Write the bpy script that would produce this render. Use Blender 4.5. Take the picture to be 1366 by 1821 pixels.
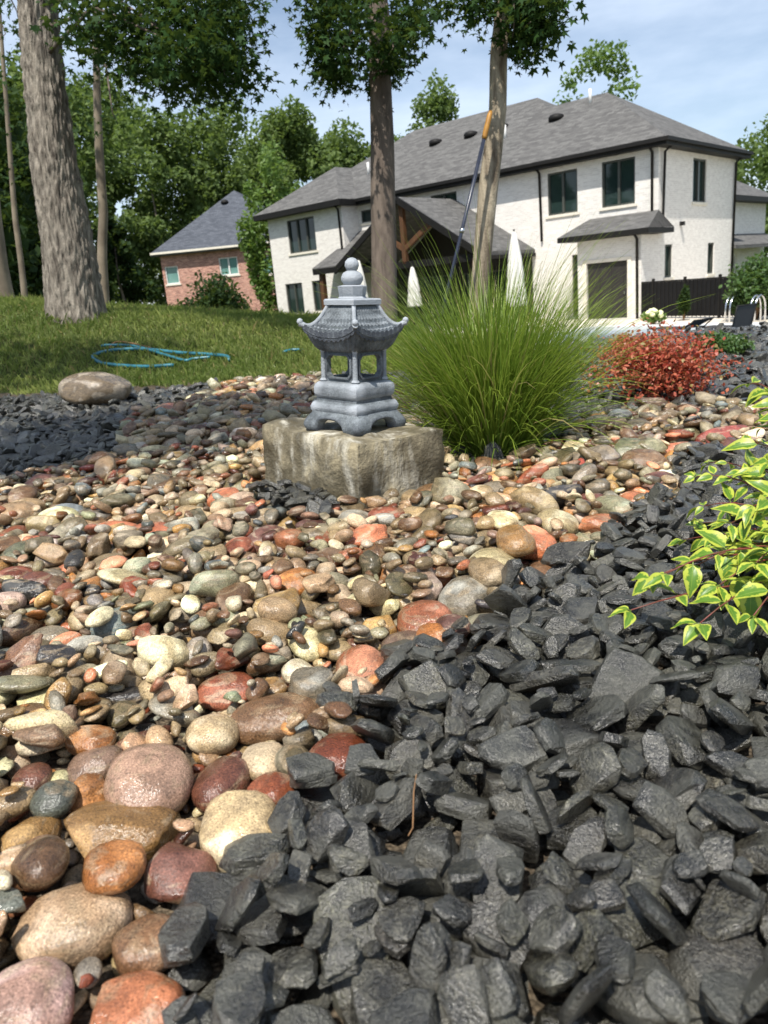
import bpy, bmesh, math, random
import numpy as np
from mathutils import Vector, Matrix, Euler, noise

for o in list(bpy.data.objects): bpy.data.objects.remove(o, do_unlink=True)
scene = bpy.context.scene
COL = scene.collection
R_ = math.radians

# ------------------------------------------------------------------ camera
FPX, PITCH, ROLL, CAMZ = 1366.0, R_(16.1), R_(5.2), 0.60
cF = np.array([0, math.cos(PITCH), -math.sin(PITCH)])
_r0 = np.array([1., 0, 0]); _u0 = np.array([0, math.sin(PITCH), math.cos(PITCH)])
cR = math.cos(ROLL)*_r0 - math.sin(ROLL)*_u0
cU = math.cos(ROLL)*_u0 + math.sin(ROLL)*_r0
CAM = np.array([0, 0, CAMZ])
cam_d = bpy.data.cameras.new('camera'); cam = bpy.data.objects.new('camera', cam_d); COL.objects.link(cam)
m = Matrix.Identity(4)
for i in range(3):
    m[i][0], m[i][1], m[i][2], m[i][3] = cR[i], cU[i], -cF[i], CAM[i]
cam.matrix_world = m
cam_d.sensor_fit = 'VERTICAL'; cam_d.sensor_height = 36.0; cam_d.sensor_width = 27.0
cam_d.lens = 36.0*FPX/1821.0
cam_d.clip_start = 0.05; cam_d.clip_end = 2000
cam_d.dof.use_dof = True; cam_d.dof.focus_distance = 1.75; cam_d.dof.aperture_fstop = cam_d.lens/3.6
scene.camera = cam

# ------------------------------------------------------------------ light
SUN_EL, SUN_AZ_BACK = R_(60), R_(-20)          # the sun stands high behind the photographer, a little to the left
sdir = Vector((math.sin(SUN_AZ_BACK)*math.cos(SUN_EL), -math.cos(SUN_AZ_BACK)*math.cos(SUN_EL), math.sin(SUN_EL)))
sl = bpy.data.lights.new('sun', 'SUN'); sl.energy = 5.0; sl.angle = R_(0.53); sl.color = (1.0, 0.95, 0.87)
so = bpy.data.objects.new('sun', sl); COL.objects.link(so)
so.rotation_euler = sdir.to_track_quat('Z', 'Y').to_euler()
world = bpy.data.worlds.new('World'); scene.world = world; world.use_nodes = True
wn, wl = world.node_tree.nodes, world.node_tree.links
bg = wn['Background']; bg.inputs['Strength'].default_value = 0.10
sky = wn.new('ShaderNodeTexSky'); sky.sky_type = 'NISHITA'; sky.sun_disc = False
sky.sun_elevation = SUN_EL; sky.sun_rotation = math.atan2(sdir.x, sdir.y)
sky.air_density = 1.0; sky.dust_density = .8; sky.ozone_density = 1.2; sky.altitude = 150
tc = wn.new('ShaderNodeTexCoord'); mp = wn.new('ShaderNodeMapping'); mp.inputs['Scale'].default_value = (1.2, 1.2, 4.0)
nz = wn.new('ShaderNodeTexNoise'); nz.inputs['Scale'].default_value = 2.2; nz.inputs['Detail'].default_value = 7; nz.inputs['Roughness'].default_value = .55
cr = wn.new('ShaderNodeValToRGB'); cr.color_ramp.elements[0].position = .38; cr.color_ramp.elements[1].position = .78
cr.color_ramp.elements[0].color = (.12, .12, .12, 1); cr.color_ramp.elements[1].color = (.8, .8, .8, 1)
mx = wn.new('ShaderNodeMixRGB'); mx.inputs[2].default_value = (8.2, 9.2, 10.6, 1)
wl.new(tc.outputs['Generated'], mp.inputs[0]); wl.new(mp.outputs[0], nz.inputs['Vector']); wl.new(nz.outputs['Fac'], cr.inputs[0])
wl.new(cr.outputs[0], mx.inputs[0]); wl.new(sky.outputs[0], mx.inputs[1]); wl.new(mx.outputs[0], bg.inputs['Color'])
vs = scene.view_settings; vs.view_transform = 'Standard'; vs.look = 'None'; vs.exposure = 0.45; vs.gamma = 1.0; vs.use_curve_mapping = False

# ------------------------------------------------------------------ helpers
def ray(x, y): return (x-683)/FPX*cR - (y-910.5)/FPX*cU + cF
def onz(x, y, z=0.0):
    d = ray(x, y); return CAM + d*((z-CAMZ)/d[2])
def ony(x, y, Y):
    d = ray(x, y); return CAM + d*(Y/d[1])
def depth_of(P): return float((np.asarray(P)-CAM) @ cF)
def lin(r, g, b, k=1.0):
    f = lambda c: ((c/255+.055)/1.055)**2.4 if c/255 > .04045 else c/255/12.92
    return (f(r)*k, f(g)*k, f(b)*k, 1.0)
def sstep(t):
    t = np.clip(t, 0, 1); return t*t*(3-2*t)

def tag(o, label=None, cat=None, group=None, kind=None):
    if label: o['label'] = label
    if cat: o['category'] = cat
    if group: o['group'] = group
    if kind: o['kind'] = kind
    return o
def thing(name, label, cat, loc=(0, 0, 0), rot=(0, 0, 0), group=None):
    o = bpy.data.objects.new(name, None); COL.objects.link(o)
    o.empty_display_size = .1; o.location = loc; o.rotation_euler = rot
    return tag(o, label, cat, group)

def np_mesh(name, V, faces_flat, counts, mat, smooth=True):
    me = bpy.data.meshes.new(name)
    V = np.asarray(V, dtype=np.float32); ff = np.asarray(faces_flat, dtype=np.int32); ct = np.asarray(counts, dtype=np.int32)
    me.vertices.add(len(V)); me.vertices.foreach_set('co', V.ravel())
    me.loops.add(len(ff)); me.loops.foreach_set('vertex_index', ff)
    me.polygons.add(len(ct)); me.polygons.foreach_set('loop_start', np.concatenate([[0], np.cumsum(ct)[:-1]]).astype(np.int32))
    me.polygons.foreach_set('use_smooth', np.full(len(ct), smooth))
    me.update(calc_edges=True)
    if mat: me.materials.append(mat)
    return me
def set_tint(me, cols):
    a = me.color_attributes.new('tint', 'FLOAT_COLOR', 'POINT')
    a.data.foreach_set('color', np.asarray(cols, dtype=np.float32).ravel())
def link(name, me, parent=None):
    o = bpy.data.objects.new(name, me); COL.objects.link(o)
    if parent: o.parent = parent
    return o

class MB:
    def __init__(s): s.v = []; s.f = []
    def add(s, vs, fs):
        b = len(s.v); s.v += [tuple(map(float, p)) for p in vs]; s.f += [tuple(b+i for i in f) for f in fs]; return s
    def box(s, x0, x1, y0, y1, z0, z1):
        return s.add([(x0,y0,z0),(x1,y0,z0),(x1,y1,z0),(x0,y1,z0),(x0,y0,z1),(x1,y0,z1),(x1,y1,z1),(x0,y1,z1)],
                     [(3,2,1,0),(4,5,6,7),(0,1,5,4),(1,2,6,5),(2,3,7,6),(3,0,4,7)])
    def bar(s, a, b, w, h=None):
        a, b = Vector(a), Vector(b); h = h or w; d = (b-a).normalized()
        up = Vector((0,0,1)) if abs(d.z) < .95 else Vector((0,1,0))
        x = d.cross(up).normalized(); y = x.cross(d).normalized(); c = []
        for p in (a, b):
            for sx, sy in ((-1,-1),(1,-1),(1,1),(-1,1)): c.append(p + x*sx*w/2 + y*sy*h/2)
        return s.add(c, [(3,2,1,0),(4,5,6,7),(0,1,5,4),(1,2,6,5),(2,3,7,6),(3,0,4,7)])
    def tube(s, pts, rad, n=8, cap=True):
        pts = [Vector(p) for p in pts]; rad = rad if hasattr(rad, '__len__') else [rad]*len(pts)
        b = len(s.v); ref = None
        for i, p in enumerate(pts):
            t = (pts[min(i+1, len(pts)-1)] - pts[max(i-1, 0)]).normalized()
            if ref is None: ref = t.orthogonal().normalized()
            ref = (ref - t*ref.dot(t)).normalized(); q = t.cross(ref)
            for k in range(n):
                a = 2*math.pi*k/n; s.v.append(tuple(p + (ref*math.cos(a) + q*math.sin(a))*rad[i]))
        for i in range(len(pts)-1):
            for k in range(n):
                k2 = (k+1) % n; s.f.append((b+i*n+k, b+i*n+k2, b+(i+1)*n+k2, b+(i+1)*n+k))
        if cap: s.f.append(tuple(b+k for k in reversed(range(n)))); s.f.append(tuple(b+(len(pts)-1)*n+k for k in range(n)))
        return s
    def rings(s, rings, cap0=True, cap1=True):
        b = len(s.v); n = len(rings[0])
        for r in rings: s.v += [tuple(map(float, p)) for p in r]
        for i in range(len(rings)-1):
            for k in range(n):
                k2 = (k+1) % n; s.f.append((b+i*n+k, b+i*n+k2, b+(i+1)*n+k2, b+(i+1)*n+k))
        if cap0: s.f.append(tuple(b+k for k in reversed(range(n))))
        if cap1: s.f.append(tuple(b+(len(rings)-1)*n+k for k in range(n)))
        return s
    def lathe(s, prof, n=20, c=(0,0,0)):
        return s.rings([[(c[0]+r*math.cos(2*math.pi*k/n), c[1]+r*math.sin(2*math.pi*k/n), c[2]+z) for k in range(n)] for r, z in prof])
    def mesh(s, name, mat, smooth=False, sharp=None, uv=False, bevel=0):
        me = bpy.data.meshes.new(name); me.from_pydata(s.v, [], s.f)
        if bevel:
            bm = bmesh.new(); bm.from_mesh(me)
            bmesh.ops.bevel(bm, geom=[e for e in bm.edges if e.is_manifold and e.calc_face_angle(0) > .5], offset=bevel, segments=2, profile=.6, affect='EDGES', clamp_overlap=True)
            bm.to_mesh(me); bm.free()
        me.update()
        if mat: me.materials.append(mat)
        if smooth: me.polygons.foreach_set('use_smooth', [True]*len(me.polygons))
        if sharp: me.set_sharp_from_angle(angle=R_(sharp))
        if uv:
            ul = me.uv_layers.new(name='UVMap')
            for p in me.polygons:
                n = p.normal
                for li in p.loop_indices:
                    c = me.vertices[me.loops[li].vertex_index].co
                    if abs(n.z) > .95: ul.data[li].uv = (c.x, c.y)
                    elif abs(n.x) > abs(n.y): ul.data[li].uv = (c.y, c.z/max(.35, math.sqrt(1-n.z*n.z)))
                    else: ul.data[li].uv = (c.x, c.z/max(.35, math.sqrt(1-n.z*n.z)))
        return me
    def build(s, name, mat, parent=None, **k): return link(name, s.mesh(name, mat, **k), parent)

# ------------------------------------------------------------------ materials
class NT:
    def __init__(s, name):
        s.m = bpy.data.materials.new(name); s.m.use_nodes = True; s.n = s.m.node_tree.nodes; s.l = s.m.node_tree.links
        s.b = s.n['Principled BSDF']; s.out = s.n['Material Output']
    def node(s, t, **k):
        x = s.n.new('ShaderNode'+t)
        for a, v in k.items(): setattr(x, a, v)
        return x
    def set(s, n, k, v):
        if hasattr(v, 'is_output') or isinstance(v, bpy.types.NodeSocket): s.l.new(v, n.inputs[k])
        else: n.inputs[k].default_value = v
    def pos(s): return s.node('NewGeometry').outputs['Position']
    def objc(s): return s.node('TexCoord').outputs['Object']
    def uv(s): return s.node('TexCoord').outputs['UV']
    def noise(s, vec, scale, detail=4, rough=.55, stretch=None, dist=0):
        if stretch:
            q = s.node('Mapping'); s.l.new(vec, q.inputs[0]); q.inputs['Scale'].default_value = stretch; vec = q.outputs[0]
        q = s.node('TexNoise'); s.l.new(vec, q.inputs['Vector']); q.inputs['Scale'].default_value = scale
        q.inputs['Detail'].default_value = detail; q.inputs['Roughness'].default_value = rough; q.inputs['Distortion'].default_value = dist
        return q.outputs['Fac']
    def ramp(s, fac, stops):
        q = s.node('ValToRGB'); s.l.new(fac, q.inputs[0]); e = q.color_ramp.elements
        while len(e) < len(stops): e.new(.5)
        for i, (p, c) in enumerate(stops):
            e[i].position = p; e[i].color = c if hasattr(c, '__len__') else (c, c, c, 1)
        return q.outputs[0]
    def mix(s, a, b, fac, mode='MIX'):
        q = s.node('MixRGB', blend_type=mode); s.set(q, 0, fac); s.set(q, 1, a); s.set(q, 2, b); return q.outputs[0]
    def math(s, op, a, b=0.0):
        q = s.node('Math', operation=op); s.set(q, 0, a); s.set(q, 1, b); return q.outputs[0]
    def bump(s, h, strength=.3, dist=.01, normal=None):
        q = s.node('Bump'); s.l.new(h, q.inputs['Height']); q.inputs['Strength'].default_value = strength; q.inputs['Distance'].default_value = dist
        if normal is not None: s.l.new(normal, q.inputs['Normal'])
        return q.outputs[0]
    def fin(s, col=None, rough=.7, normal=None, spec=.5, **k):
        if col is not None: s.set(s.b, 'Base Color', col)
        s.set(s.b, 'Roughness', rough); s.set(s.b, 'Specular IOR Level', spec)
        if normal is not None: s.l.new(normal, s.b.inputs['Normal'])
        for a, v in k.items(): s.set(s.b, a.replace('_', ' '), v)
        return s.m

def simple(name, c1, c2=None, scale=8, rough=.6, bump=0, bscale=40, metallic=0, spec=.5, space='pos', stretch=None):
    t = NT(name); v = t.pos() if space == 'pos' else t.objc()
    col = t.ramp(t.noise(v, scale, 5, stretch=stretch), [(.3, c1), (.7, c2 or c1)])
    nm = t.bump(t.noise(v, bscale, 5), bump, .02) if bump else None
    return t.fin(col, rough, nm, spec, Metallic=metallic)

def tint_socket(t, mode):
    if mode == 'obj': return t.node('ObjectInfo').outputs['Color']
    q = t.node('Attribute'); q.attribute_name = 'tint'; return q.outputs['Color']

def m_cobble(mode):
    t = NT('river_stone_'+mode); p = t.pos(); c = tint_socket(t, mode)
    mott = t.noise(p, 34, 5, .6, dist=.6)
    c1 = t.mix(c, t.ramp(mott, [(.25, .48), (.5, 1.0), (.75, 1.55)]), 1.0, 'MULTIPLY')
    band = t.noise(p, 16, 3, .5, stretch=(1, 1, 5), dist=1.5)
    c1 = t.mix(c1, t.mix(c1, (.44, .36, .25, 1), .5), t.ramp(band, [(.52, 0), (.64, 1)]))
    speck = t.noise(p, 420, 2, .5)
    c1 = t.mix(c1, t.ramp(speck, [(.34, .42), (.46, 1.0), (.56, 1.0), (.68, 1.65)]), .85, 'MULTIPLY')
    wet = t.ramp(t.noise(p, 7.5, 3, .5), [(.43, 0), (.49, 1)])
    c2 = t.mix(c1, t.mix(c1, (.64, .58, .50, 1), 1.0, 'MULTIPLY'), wet)
    ro = t.ramp(wet, [(0, .62), (1, .16)])
    h = t.math('ADD', t.noise(p, 70, 5, .6), t.math('MULTIPLY', t.noise(p, 330, 3, .6), .45))
    return t.fin(c2, ro, t.bump(h, .45, .007), .6)
def m_slate(mode):
    t = NT('slate_chip_'+mode); p = t.pos(); c = tint_socket(t, mode)
    g = t.noise(p, 24, 5, .65, dist=.6)
    c1 = t.mix(c, t.ramp(g, [(.3, .5), (.55, 1.0), (.75, 1.8)]), 1.0, 'MULTIPLY')
    grain = t.noise(p, 280, 3, .7)
    c1 = t.mix(c1, t.ramp(grain, [(.36, .4), (.52, 1.0), (.66, 2.6)]), .9, 'MULTIPLY')
    foli = t.noise(p, 62, 4, .65, stretch=(1, 1, 2.6), dist=.6)
    c1 = t.mix(c1, t.ramp(foli, [(.36, .4), (.5, 1.0), (.62, 1.8)]), .8, 'MULTIPLY')
    dry = t.ramp(t.noise(p, 15, 4, .6, dist=.4), [(.46, 0), (.58, 1)])           # wet and dried-off patches; the pale grey blended in also paints sheen
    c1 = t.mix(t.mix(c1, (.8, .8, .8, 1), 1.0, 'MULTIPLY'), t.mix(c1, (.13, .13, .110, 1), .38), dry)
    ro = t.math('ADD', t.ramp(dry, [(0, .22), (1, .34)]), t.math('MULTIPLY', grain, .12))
    h = t.math('ADD', foli, t.math('MULTIPLY', grain, .8))
    nm = t.bump(h, .70, .010); t.l.new(t.bump(h, .36, .007), t.b.inputs['Coat Normal'])                # the water film follows the split faces
    return t.fin(c1, ro, nm, .5, Coat_Weight=t.ramp(dry, [(0, .8), (1, .4)]), Coat_Roughness=.25, Coat_IOR=1.55)

def m_leaf(name, c1, c2, rough=.45, trans=.35, attr=False, tcol=None, spec=.4):
    t = NT(name)
    if attr: col = tint_socket(t, 'geo')
    else: col = t.mix(c1, c2, t.node('NewGeometry').outputs['Random Per Island'])
    t.fin(col, rough, None, spec)
    tr = t.node('BsdfTranslucent'); t.set(tr, 'Color', t.mix(col, tcol or (.55, .8, .12, 1), .35))
    ms = t.node('MixShader'); ms.inputs[0].default_value = trans
    t.l.new(t.b.outputs[0], ms.inputs[1]); t.l.new(tr.outputs[0], ms.inputs[2]); t.l.new(ms.outputs[0], t.out.inputs['Surface'])
    return t.m

def m_bark(name, c1, c2, sc=1.0, ridges=True):
    t = NT(name); p = t.objc()
    r = t.noise(p, 14*sc, 6, .6, stretch=(1, 1, .22), dist=.8)
    big = t.noise(p, 2.2, 3)
    col = t.ramp(r, [(.32, c1), (.62, c2)]); col = t.mix(col, t.ramp(big, [(.3, .85), (.7, 1.1)]), 1.0, 'MULTIPLY')
    return t.fin(col, .88, t.bump(t.math('ADD', r, t.math('MULTIPLY', t.noise(p, 60, 4), .3)), .7 if ridges else .35, .03), .2)

def m_brick(name, cols, mortar, bw=.22, bh=.075, rough=.8, mott=1.0):
    t = NT(name); uv = t.uv(); br = t.node('TexBrick'); t.l.new(uv, br.inputs['Vector'])
    br.inputs['Scale'].default_value = 1; br.inputs['Brick Width'].default_value = bw; br.inputs['Row Height'].default_value = bh
    br.inputs['Mortar Size'].default_value = .006; br.inputs['Color1'].default_value = cols[0]; br.inputs['Color2'].default_value = cols[1]; br.inputs['Mortar'].default_value = mortar
    br.inputs['Bias'].default_value = 0
    mo = t.noise(uv, 3.2, 4, .6, stretch=(1, 2.6, 1)); c = t.mix(br.outputs['Color'], t.ramp(mo, [(.3, 1-.22*mott), (.7, 1+.12*mott)]), 1.0, 'MULTIPLY')
    return t.fin(c, rough, t.bump(br.outputs['Fac'], .25, -.01), .25)

M = {}
M['cobble_obj'], M['cobble_geo'] = m_cobble('obj'), m_cobble('geo')
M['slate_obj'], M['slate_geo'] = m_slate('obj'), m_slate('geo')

# ------------------------------------------------------------------ ground
def lawn_edge(x): return np.where(x < 0, 5.75 - .32*x, 5.75)
def ground_z(x, y):
    x = np.asarray(x, dtype=float); y = np.asarray(y, dtype=float)
    crest = np.clip(.20 - .145*x, 0, 1.25)
    up = sstep((y - lawn_edge(x))/(8.6 - np.minimum(lawn_edge(x), 7.4)))
    far = np.where(x < 0, -1.4 + np.clip(-x/14, 0, 1)*1.2, -1.4)
    dn = sstep((y-10.5)/15)
    zl = crest*up*(1-dn) + far*dn
    zr = -1.4*sstep((y-4.6)/8.4)
    w = sstep((x-.4)/1.8)
    rec = .042*np.where(x < .6, sstep((lawn_edge(x)-.02-y)/.25), sstep((5.6-y)/.8))
    return zl*(1-w) + zr*w - rec
def grid_sheet(xs, ys, zf, mat, name):
    X, Y = np.meshgrid(xs, ys); Z = zf(X, Y); V = np.stack([X, Y, Z], -1).reshape(-1, 3); nx, ny = len(xs), len(ys)
    i, j = np.meshgrid(np.arange(nx-1), np.arange(ny-1)); a = (j*nx+i).ravel()
    return np_mesh(name, V, np.stack([a, a+1, a+nx+1, a+nx], 1).ravel(), [4]*len(a), mat)
t = NT('lawn_soil'); p = t.pos()
M['ground'] = t.fin(t.ramp(t.noise(p, 3, 6), [(.3, (.035, .05, .014, 1)), (.7, (.085, .10, .03, 1))]), .95, t.bump(t.noise(p, 50, 5), .5, .03), .1)
u = np.linspace(-1, 1, 150); xs = np.sinh(u*5.2)/math.sinh(5.2)*420
v = np.linspace(0, 1, 190); ys = -6 + np.sinh(v*4.6)/math.sinh(4.6)*700
g = link('ground', grid_sheet(xs, ys, lambda X, Y: ground_z(X, Y) + .0, M['ground'], 'ground')); tag(g, kind='structure')
t = NT('bed_gravel_soil'); p = t.pos()
vo = t.node('TexVoronoi'); t.l.new(p, vo.inputs['Vector']); vo.inputs['Scale'].default_value = 130
M['bed'] = t.fin(t.mix(t.ramp(t.noise(p, 40, 5), [(.3, (.05, .038, .026, 1)), (.7, (.17, .13, .085, 1))]), t.ramp(vo.outputs['Distance'], [(0, 1.3), (.6, .4)]), .8, 'MULTIPLY'), .8, t.bump(vo.outputs['Distance'], .8, -.01), .3)
bx = np.linspace(-5.2, 5.6, 110); 
def bed_sheet():
    ts = np.linspace(0, 1, 70); X = np.repeat(bx[None], 70, 0); E = np.where(bx < .6, lawn_edge(bx)+.12, 7.4 - np.clip(1.8-bx, 0, 1.2)*1.1); Y = .05 + ts[:, None]*(E[None]-.05)
    Z = ground_z(X, Y)+.006; V = np.stack([X, Y, Z], -1).reshape(-1, 3); nx = len(bx); i, j = np.meshgrid(np.arange(nx-1), np.arange(69)); a = (j*nx+i).ravel()
    return np_mesh('rock_bed', V, np.stack([a, a+1, a+nx+1, a+nx], 1).ravel(), [4]*len(a), M['bed'])
tag(link('rock_bed', bed_sheet()), kind='structure')

# ------------------------------------------------------------------ rocks: shapes
rng = np.random.default_rng(11); random.seed(11)
def ico(n):
    bm = bmesh.new(); bmesh.ops.create_icosphere(bm, subdivisions=n, radius=1.0)
    V = np.array([v.co[:] for v in bm.verts]); F = np.array([[v.index for v in f.verts] for f in bm.faces]); bm.free(); return V, F
ICO = {n: ico(n) for n in (1, 2, 3, 4)}
def cobble_shape(V, seed, angular):
    r = np.random.default_rng(seed); P = V.copy()
    e = r.uniform(.72, 1.0)
    P = np.sign(P)*np.abs(P)**e; 
    for k in range(4):
        w = r.normal(size=3); w *= r.uniform(1.0, 2.2)/np.linalg.norm(w); P = P*(1 + r.uniform(.03, .085)*np.sin(V @ w + r.uniform(0, 6.28)))[:, None]
    for k in range(3 + int(7*angular)):
        n = r.normal(size=3); n /= np.linalg.norm(n); d = r.uniform(.60, .84) if angular > .3 else r.uniform(.76, .95)
        s = P @ n - d; P -= np.outer(np.where(s > 0, s*(.95 if angular > .3 else .75), 0), n)
    for k in range(7):
        w = r.normal(size=3); w *= r.uniform(3.5, 9)/np.linalg.norm(w); P = P*(1 + (.022 if angular > .3 else .009)*np.sin(V @ w + r.uniform(0, 6.28)))[:, None]
    lo, hi = P.min(0), P.max(0); return (P-(lo+hi)/2)/(hi-lo)*2
NC = 26
COB = []
for i in range(NC):
    ang = [0, .15, .5, .7, 1.0][i % 5]
    COB.append({n: (cobble_shape(ICO[n][0], 100+i, ang), ICO[n][1]) for n in (1, 2, 3, 4)})
def slate_shape(seed):
    r = np.random.default_rng(seed); n = r.integers(9, 14); pts = []
    style = seed % 3
    for k in range(n):
        a = 2*math.pi*(k + r.uniform(-.35, .35))/n; rad = r.uniform(.72, 1.0)
        rect = 1/max(abs(math.cos(a)), abs(math.sin(a)))**.45
        x, y = rad*rect*math.cos(a), rad*rect*math.sin(a)
        top = r.uniform(.5, 1.0) + .22*x*(style-1); bot = -r.uniform(.45, 1.0); sh = r.uniform(.72, .98)
        pts.append((x*sh, y*sh, top)); pts.append((x*r.uniform(.8, 1), y*r.uniform(.8, 1), bot))
        if r.random() < .5: pts.append((x*1.04, y*1.04, r.uniform(-.4, .3)))
    bm = bmesh.new()
    for q in pts: bm.verts.new(q)
    h = bmesh.ops.convex_hull(bm, input=bm.verts)
    bmesh.ops.delete(bm, geom=[v for v in bm.verts if not v.link_faces], context='VERTS')
    bmesh.ops.dissolve_limit(bm, angle_limit=R_(16), verts=bm.verts, edges=bm.edges)
    bmesh.ops.recalc_face_normals(bm, faces=bm.faces); bmesh.ops.triangulate(bm, faces=bm.faces)
    out = {}
    def grab(): 
        bm.verts.index_update(); bm.normal_update()
        return np.array([v.co[:] for v in bm.verts]), np.array([[v.index for v in f.verts] for f in bm.faces])
    out[1] = grab()
    bmesh.ops.bevel(bm, geom=list(bm.edges), offset=.024, segments=1, profile=.5, affect='EDGES', clamp_overlap=True)
    bmesh.ops.triangulate(bm, faces=bm.faces); bmesh.ops.remove_doubles(bm, verts=bm.verts, dist=.004)
    out[2] = grab()
    for it in range(2):
        es = [e for e in bm.edges if e.calc_length() > (.34 if it == 0 else .22)]
        bmesh.ops.subdivide_edges(bm, edges=es, cuts=1, use_grid_fill=True); bmesh.ops.triangulate(bm, faces=bm.faces)
    off = Vector(r.uniform(-50, 50, 3))
    for vtx in bm.verts:
        q = vtx.co.copy(); d = noise.fractal(Vector((q.x*1.4, q.y*1.4, q.z*3.0))+off, 1.0, 2.0, 4)*.034 + noise.noise(q*6+off)*.016
        vtx.co += vtx.normal*d
    out[3] = grab()
    for k in out:
        P, F = out[k]; lo, hi = out[1][0].min(0), out[1][0].max(0); out[k] = ((P-(lo+hi)/2)/(hi-lo)*2, F)
    return out
NS = 18
SLA = [slate_shape(300+i) for i in range(NS)]

# ------------------------------------------------------------------ rocks: regions of the bed (outlines on the ground)
def poly_on_ground(px): return np.array([onz(x, y)[:2] for x, y in px])
POLY_STREAM = poly_on_ground([(300,2100),(312,1770),(255,1690),(300,1620),(385,1575),(392,1520),(490,1455),(520,1395),(560,1378),(652,1372),(655,1315),(572,1275),(560,1232),(640,1252),(690,1190),(760,1162),(835,1130),(890,1075),(985,1015),(1075,980),(1085,935),(1150,912),(1215,885),(1198,835),(1235,805),(1366,805),(1700,790),(1700,690),(1366,728),(1250,722),(1100,738),(1040,748),(1000,790),(900,832),(800,838),(785,700),(560,668),(420,676),(330,715),(235,738),(215,775),(240,800),(150,832),(60,852),(-30,872),(-400,905),(-500,2100)])
POLY_PATCH = poly_on_ground([(438,868),(470,858),(570,868),(604,908),(575,940),(490,912),(445,896)])
def inpoly(P, x, y):
    r = np.zeros(np.shape(x), bool); n = len(P)
    for i in range(n):
        x1, y1 = P[i]; x2, y2 = P[(i+1) % n]
        c = (y1 > y) != (y2 > y)
        with np.errstate(divide='ignore', invalid='ignore'): r ^= c & (x < (x2-x1)*(y-y1)/(y2-y1+1e-12)+x1)
    return r
CS = .007; GX0, GX1, GY0, GY1 = -4.6, 4.6, .30, 7.3
gx = np.arange(GX0, GX1, CS); gy = np.arange(GY0, GY1, CS)
GXX, GYY = np.meshgrid(gx, gy)
H = ground_z(GXX, GYY).astype(np.float32)
infr = np.zeros(H.shape, bool)
q = np.stack([GXX, GYY, H], -1) - CAM; dd = q @ cF
sx = 683 + FPX*(q @ cR)/np.maximum(dd, .05); sy = 910.5 - FPX*(q @ cU)/np.maximum(dd, .05)
infr = (sx > -70) & (sx < 1436) & (sy < 1930)
bed = (GYY < np.where(GXX < .6, lawn_edge(GXX)+.10, 7.0 - np.clip(1.8-GXX, 0, 1.2)*1.1)) & infr
stream = bed & inpoly(POLY_STREAM, GXX, GYY) & ~inpoly(POLY_PATCH, GXX, GYY)
slatem = bed & ~stream
GRASS_C = np.array([.44, 2.86]); STONE_C = np.array([-.09, 2.44])
near_grass = (GXX-GRASS_C[0])**2 + (GYY-GRASS_C[1])**2 < .10**2
ca, sa = math.cos(R_(-49)), math.sin(R_(-49))
lx = (GXX-STONE_C[0])*ca + (GYY-STONE_C[1])*sa; ly = -(GXX-STONE_C[0])*sa + (GYY-STONE_C[1])*ca
stone_m = (np.abs(lx) < .245) & (np.abs(ly) < .175)
H[stone_m] += .5; H[near_grass] += .3
block = (stone_m | near_grass)
hero = np.zeros(H.shape, bool)
ROCKS = []
def raster(P):
    ix = np.round(P[:, 0]/CS).astype(int); iy = np.round(P[:, 1]/CS).astype(int)
    x0, y0 = ix.min(), iy.min(); W, Hh = ix.max()-x0+1, iy.max()-y0+1
    top = np.full((Hh, W), -9., np.float32); bot = np.full((Hh, W), 9., np.float32)
    np.maximum.at(top, (iy-y0, ix-x0), P[:, 2]); np.minimum.at(bot, (iy-y0, ix-x0), P[:, 2])
    hole = top < -8                                   # close the small holes between projected points
    if hole.any():
        tp = np.pad(top, 1, constant_values=-9.); bt = np.pad(bot, 1, constant_values=9.); n_ = [(a, b) for a in (0, 1, 2) for b in (0, 1, 2)]
        cnt = sum((tp[a:a+Hh, b:b+W] > -8) for a, b in n_); f_ = hole & (cnt >= 5)
        tm = np.max([tp[a:a+Hh, b:b+W] for a, b in n_], 0); bm_ = np.min([bt[a:a+Hh, b:b+W] for a, b in n_], 0)
        top[f_] = tm[f_]; bot[f_] = bm_[f_]
    return x0, y0, top, bot, top > -8
def place(kind, var, size, rot, cands, tint, pct=.82, ishero=False, label=None, sink=0.0, meta=None):
    S = COB if kind == 'cobble' else SLA
    Rm = np.array(Euler(rot, 'XYZ').to_matrix()); P = (S[var][(4 if ishero else 3 if size[0] > .03 else 2) if kind == 'cobble' else 3][0]*np.asarray(size)) @ Rm.T
    x0, y0, top, bot, mk = raster(P); best = None
    for (x, y) in cands:
        cx, cy = int(round((x-GX0)/CS))+x0, int(round((y-GY0)/CS))+y0
        if cx < 0 or cy < 0 or cy+top.shape[0] > H.shape[0] or cx+top.shape[1] > H.shape[1]: continue
        sl_ = (slice(cy, cy+top.shape[0]), slice(cx, cx+top.shape[1])); w = H[sl_]
        if not ishero and (hero[sl_] & mk).sum() > (.16 if kind == 'cobble' else .42)*mk.sum(): continue
        if (block[sl_] & mk).sum() > .06*mk.sum(): continue
        d = (w-bot)[mk]; k = min(len(d)-1, int(pct*len(d))); z = float(np.partition(d, k)[k])
        if best is None or z < best[0]: best = (z, x, y, sl_)
    if best is None: return None
    z, x, y, sl_ = best; z -= sink
    w = H[sl_]; w[mk] = np.maximum(w[mk], top[mk]+z)
    if ishero: hero[sl_] |= mk
    ROCKS.append(dict(kind=kind, var=var, size=tuple(size), rot=tuple(rot), loc=(x, y, z), tint=tint, hero=ishero, label=label))
    return ROCKS[-1]

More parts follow.
